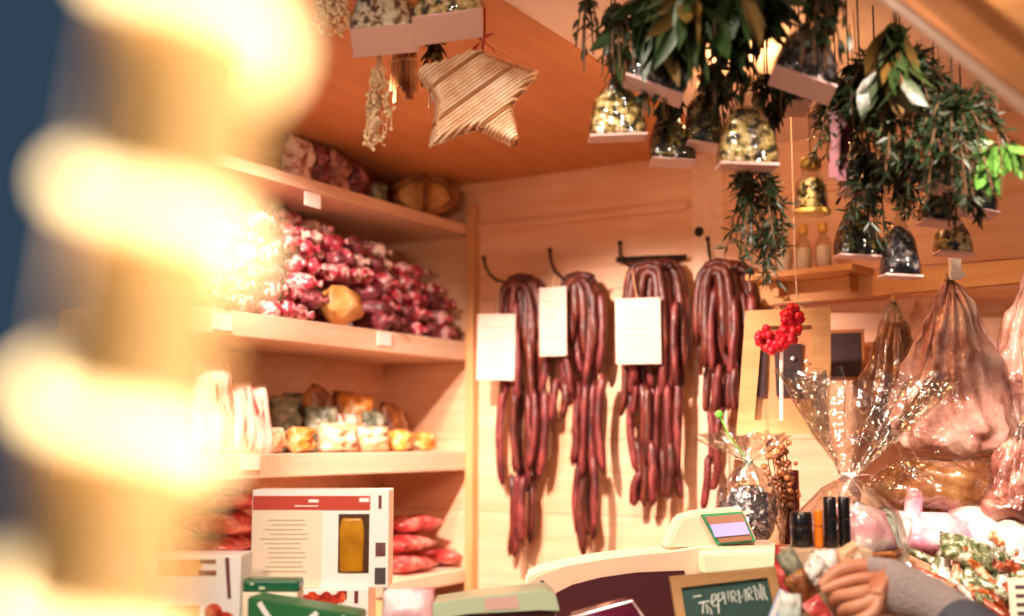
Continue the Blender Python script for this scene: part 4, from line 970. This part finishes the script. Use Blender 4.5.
g('mint_parcel','mint',892,535,1.8,.055,.075,.035,(-.3,.4,0),'pale mint parcel with a dark mark behind the hand','parcel',5)
g('peach_parcel','peach',890,505,1.92,.10,.06,.05,(-.2,.2,0),'peach coloured parcel at the foot of the gift basket','parcel',6)
g('green_parcel','candyg',968,552,1.78,.09,.05,.03,(-.7,.3,0),'green wrapped bundle between the white parcel and the sticks','parcel',7)
k=0
CM=[('candyr','brown red stick pack'),('candyo','orange stick pack'),('candyw','clear white stick pack'),('candyg','green stick pack')]
cprot={}
for row in range(6):
    for col in range(9):
        x=925+col*15+rnd(-4,4)+row*6; y=552+row*11+rnd(-3,3)+max(0,(960-x))*.25
        d=1.80-row*.018
        if x<905+row*14 : continue
        i=random.choices((0,1,2,3),(5,2,5,3))[0]
        if i not in cprot:
            bm=B(); pts=[(0,0,-.035+.007*j) for j in range(11)]; tube(bm,pts,[.004,.0062,.0068,.007,.007,.007,.007,.007,.0068,.0062,.004],9)
            for s in (-1,1): leaf(bm,Vector((0,0,s*.034)),Vector((0,0,s)),.012,.014,up=Vector((0,1,0)),curl=0)
            o=obj(['brown_stick_pack','orange_stick_pack','clear_stick_pack','green_stick_pack'][i],bm,M[CM[i][0]],smooth=True); cprot[i]=o
            tag(o,CM[i][1].replace('stick','sausage stick')+' in the jumble of small packs right of the hand','snack pack',CM[i][1]+'s right of the hand')
        else: o=cprot[i].copy(); COL.objects.link(o)
        o.location=P(x,y,d); o.rotation_euler=(rnd(-1.0,.2),rnd(-1.3,-.3) if random.random()<.7 else rnd(.1,1.2),YAW+rnd(-.7,.7)); o.scale=(rnd(.8,1.5),rnd(.8,1.3),rnd(.75,1.15))
# tub carrying the jumble
c=P(990,640,1.74); t=thing('display_tub','shallow wooden tub holding the jumble of small snack packs','tub',(c.x,c.y,CT),YAW)
bm=B(); hz=P(990,606,1.74).z-CT-.02
box(bm,(0.02,.03,hz-.02),(.30,.16,.02)); 
for s in (-1,1): box(bm,(.02+s*.145,.03,hz/2-.016),(.01,.16,hz-.032))
obj('tub',bm,M['counter'],t)
# ticket at right edge
p=P(1022,600,1.6); t=thing('price_ticket_stand','cream ticket with grey lines at the lower right corner','ticket',p,rot=(-.1,0,YAW))
bm=B(); box(bm,(0,0,-.03),(.036,.003,.12),bev=.0008); obj('ticket',bm,M['cream'],t); bm=B(); tube(bm,[(0,.004,-.05),(0,.004,CT-p.z-.04)],.003,6); obj('stake',bm,M['cane'],t)
bm=B()
for kk in range(5): box(bm,(.002,-.002,.018-kk*.012),(.022,.001,.005))
obj('printed_lines',bm,M['greyp'],t)
# clutter left of hand
g('red_packet','redpk',784,562,1.72,.03,.05,.02,(-.1,.1,0),'small red packet between the scale and the hand','packet',21)
g('red_packet','redpk',787,586,1.66,.03,.05,.02,(-.1,-.15,0),'small red packet under the upper red one beside the chalkboard','packet',22)
for i,(x,y,mk,lb) in enumerate([(805,580,'candyw','clear wrapped pack left of the fingertips'),(818,606,'herbg','grey green wrapped pack under the fingertips'),(800,604,'candyw','pale wrapped pack at the bottom right of the chalkboard'),(845,560,'peach','pale peach pack behind the thumb'),(812,560,'candyw','clear pack in front of the squat black bottle')]):
    g('snack_pack',mk,x,y,1.72-.03*i*(i<3),.05,.06,.025,(-.4,rnd(-.5,.5),0),lb,'snack pack',30+i)
for (x,y,dd,mk,nm,lb,w_,h_) in ((792,566,1.60,'herbg','snack_pack','grey green pack standing between the scale and the beige box',.03,.05),(803,590,1.58,'brown','snack_pack','brown pack at the foot of the beige box',.035,.055),(815,574,1.6,'candyw','snack_pack','pale clear pack leaning on the beige box front',.04,.05),(826,562,1.61,'whitec','snack_pack','white pack high on the beige box front over the fingertips',.035,.035),(848,556,1.62,'peach','snack_pack','peach pack on the beige box front over the thumb',.04,.03),(790,612,1.56,'mint','snack_pack','mint pack at the bottom edge beside the blue tag',.035,.05),(818,612,1.55,'redpk','snack_pack','small red pack at the bottom edge below the fingertips',.03,.04)):
    g(nm,mk,x,y,dd,w_,h_,.022,(rnd(-.3,.1),rnd(-.6,.6),rnd(-.3,.3)),lb,'snack pack',int(x+y))
# ------------------------------------------------------------------ person reaching in
def skinmesh(name,chains,m,parent=None,sub=2,root=0):
    """chains: lists of (point, radius); points shared between chains join there"""
    me=D.meshes.new(name); vs=[];es=[];rs=[];idx={}
    for ch in chains:
        prev=None
        for p,r in ch:
            key=tuple(round(v,4) for v in p)
            if key not in idx: idx[key]=len(vs); vs.append(p); rs.append(r)
            i=idx[key]
            if prev is not None and prev!=i: es.append((prev,i))
            prev=i
    me.from_pydata([tuple(v) for v in vs],es,[]); o=D.objects.new(name,me); COL.objects.link(o)
    md=o.modifiers.new('skin','SKIN'); md.use_smooth_shade=True
    me.skin_vertices[0].data[0].use_root=True
    for i,r in enumerate(rs):
        rr=r if hasattr(r,'__len__') else (r,r)
        me.skin_vertices[0].data[i].radius=rr
    s=o.modifiers.new('sub','SUBSURF'); s.levels=sub; s.render_levels=sub
    bpy.context.view_layer.update()
    dg=bpy.context.evaluated_depsgraph_get(); nm=D.meshes.new_from_object(o.evaluated_get(dg)); 
    o.modifiers.clear(); o.data=nm; nm.materials.clear(); nm.materials.append(m)
    for f in nm.polygons: f.use_smooth=True
    if parent: o.parent=parent
    return o
W_=P(935,600,1.50); EL=P(1075,738,1.35); SH=Vector((1.56,-1.13,1.34))
CH=Vector((1.72,-1.24,1.28)); HIP=Vector((1.86,-1.42,.92)); NK=Vector((1.73,-1.2,1.44)); HD=Vector((1.70,-1.12,1.60)); SH2=Vector((1.90,-1.22,1.36))
palm=P(905,592,1.510); kn=P(880,586,1.519)
hand=[[(W_,.021),(palm,(.026,.036)),(kn,(.017,.033))]]
i0=P(876,578,1.532); m0=P(874,590,1.514); r0=P(873,602,1.496); p0=P(876,612,1.483)
fing=[[(kn,(.017,.033)),(i0,.0105),(P(856,579,1.537),.0092),(P(837,584,1.541),.0082),(P(820,591,1.541),.0065)],
      [(kn,(.017,.033)),(m0,.0105),(P(853,594,1.514),.0095),(P(836,596,1.532),.0085),(P(832,604,1.550),.007)],
      [(kn,(.017,.033)),(r0,.0100),(P(854,607,1.496),.009),(P(842,610,1.514),.008),(P(842,618,1.532),.0068)],
      [(kn,(.017,.033)),(p0,.009),(P(860,620,1.483),.0078),(P(851,623,1.496),.007),(P(852,629,1.514),.006)],
      [(palm,(.026,.036)),(P(886,568,1.541),.0125),(P(858,565,1.550),.0105),(P(836,571,1.550),.0092),(P(819,587,1.546),.0068)]]
arm=[[(HIP,.13),((HIP+CH)/2,.125),(CH,.14),(NK,.055),(HD-Vector((0,0,.06)),.062),(HD,.088),(HD+Vector((0,.0,.06)),.075)],
     [(CH,.14),(SH,.062),((SH+EL)/2,.05),(EL,.042),((EL+W_)/2,.033),(W_,.021)],
     [(CH,.14),(SH2,.062),(Vector((2.0,-1.3,1.1)),.045),(Vector((1.98,-1.2,.99)),.03),(Vector((1.98,-1.12,.98)),.026)],
     [(HIP,.13),(Vector((1.78,-1.46,.85)),.085),(Vector((1.77,-1.42,.48)),.06),(Vector((1.77,-1.46,.06)),.042),(Vector((1.77,-1.34,.035)),.034)],
     [(HIP,.13),(Vector((1.95,-1.48,.85)),.085),(Vector((1.96,-1.46,.48)),.06),(Vector((1.97,-1.52,.06)),.042),(Vector((1.97,-1.40,.035)),.034)]]
person=skinmesh('person',arm+hand+fing,M['skin'])
tag(person,'person reaching in from the right with a grey fingerless glove and blue grey sleeve','person')
# clothes: slightly larger shells that follow the body
gl=[[(P(985,645,1.462),.040),(W_,.030),(palm,(.034,.045)),(P(882,587,1.519),(.024,.041))],[(palm,(.034,.045)),(P(889,569,1.541),.0165),(P(862,565,1.550),.0135)]]
glove=skinmesh('fingerless_glove',gl,M['glove'],person)
sl=[[(CH,.17),((HIP+CH)/2,.155),(HIP,.16)],[(CH,.17),(SH,.08),((SH+EL)/2,.066),(EL,.058),((EL+W_)/2+(W_-EL)*.1,.050),(EL+(W_-EL)*.97,.040)],
    [(CH,.17),(SH2,.08),(Vector((2.0,-1.3,1.1)),.06),(Vector((1.98,-1.2,.99)),.042)],[(CH,.17),(NK-Vector((0,0,.04)),.08)]]
skinmesh('jacket',sl,M['sleeve'],person)
tr=[[(HIP+Vector((0,0,.02)),.15),(Vector((1.78,-1.46,.85)),.105),(Vector((1.77,-1.42,.48)),.08),(Vector((1.77,-1.46,.09)),.062)],
    [(HIP+Vector((0,0,.02)),.15),(Vector((1.95,-1.48,.85)),.105),(Vector((1.96,-1.46,.48)),.08),(Vector((1.97,-1.52,.09)),.062)]]
skinmesh('trousers',tr,M['trous'],person)
bm=B(); ico(bm,HD+Vector((.01,-.025,.045)),.105,3,(.95,1,.95),nz=.08,fq=30); obj('hair',bm,M['hair'],person)
# ------------------------------------------------------------------ foreground pole wrapped with a light rope
fd_=.255
pa=P(196,0,fd_); pb=P(92,616,fd_); ax=(pa-pb); k0=-pb.z/ax.z; foot=pb+ax*k0; topp=pa+ax*2.2
t=thing('light_pole','blurred pale wooden pole wrapped in a glowing rope light close to the camera','pole',foot)
R_=.0182
bm=B(); tube(bm,[Vector((0,0,0)),(topp-foot)*.5,topp-foot],[R_,R_,R_],24); obj('pole',bm,M['polew'],t,True)
dirv=(topp-foot).normalized(); ln_=(topp-foot).length
u=dirv.cross(Vector((FW.x,FW.y,0))).normalized(); w_=dirv.cross(u).normalized()      # u to the right, w_ toward or away from the viewer
pitch=(pa-pb).length/616*203
s0=((P(160,210,fd_)-foot).dot(dirv))
bm=B(); pts=[]
n=int(ln_*.98/pitch*20); rr=R_+.0019
sgn=1 if u.dot(RT)>0 else -1; fs=-1 if w_.dot(FW)>0 else 1
i=-int((s0-.35)/pitch*20)
while True:
    a=2*PI*i/20; s=s0+pitch*(i/20-.86*math.sin(a)/(2*PI))
    if s>ln_-.03: break
    pts.append(dirv*s+ -u*sgn*rr*math.sin(a)*1 + w_*fs*rr*math.cos(a)); i+=1
tube(bm,pts,.0033,8); obj('rope_light',bm,M['led'],t,True)
# ------------------------------------------------------------------ light
def spot(name,loc,to,power,col,size,blend,rad):
    l=D.lights.new(name,'SPOT'); l.energy=power; l.color=col; l.spot_size=math.radians(size); l.spot_blend=blend; l.shadow_soft_size=rad
    o=D.objects.new(name,l); COL.objects.link(o); o.location=loc; o.rotation_euler=(Vector(to)-Vector(loc)).to_track_quat('-Z','Y').to_euler()
def area(name,loc,to,power,col,sx,sy_):
    l=D.lights.new(name,'AREA'); l.energy=power; l.color=col; l.shape='RECTANGLE'; l.size=sx; l.size_y=sy_
    o=D.objects.new(name,l); COL.objects.link(o); o.location=loc; o.rotation_euler=(Vector(to)-Vector(loc)).to_track_quat('-Z','Y').to_euler()
WARM=(1,.75,.63)
spot('stall_spot',(.42,-1.13,2.12),(.50,0,1.05),100,WARM,72,.55,.02)
spot('stall_spot',(1.5,-1.36,2.22),(1.12,-.05,1.05),58,WARM,56,.6,.03)
spot('stall_spot',(.22,-1.14,2.11),(-.17,-.50,1.45),29,WARM,72,.5,.03)  # added spot, only there to brighten the left shelves
spot('front_lamp',(1.1,-1.95,2.55),(.85,-.68,1.05),62,(1,.84,.70),50,.5,.08)
def point(name,loc,power,col,r):
    l=D.lights.new(name,'POINT'); l.energy=power; l.color=col; l.shadow_soft_size=r
    o=D.objects.new(name,l); COL.objects.link(o); o.location=loc
point('front_fill',(1.80,-1.72,2.05),5.5,(1,.74,.52),.05)  # added fill light, no real bulb; lifts the right ceiling and greenery
point('front_fill',(.78,-2.05,1.78),12,(1,.66,.44),.06)  # added fill light before the stall for the star and bag undersides
spot('pole_fill',(2.1,-2.0,1.75),(1.33,-2.24,1.5),27,(1,.78,.52),40,.6,.05)  # added spot brightening the pole's right side; no lamp post stands here
point('ceiling_fill',(.95,-.62,2.09),1.7,(1,.5,.2),.02)  # added orange fill that warms the ceiling and upper wall, not a bulb
w=D.worlds.new('dusk'); SC.world=w; w.use_nodes=True
w.node_tree.nodes['Background'].inputs[0].default_value=(.10,.20,.32,1); w.node_tree.nodes['Background'].inputs[1].default_value=.15
vs=SC.view_settings; vs.view_transform='Standard'; vs.look='None'; vs.gamma=1; vs.use_curve_mapping=False; vs.exposure=.9
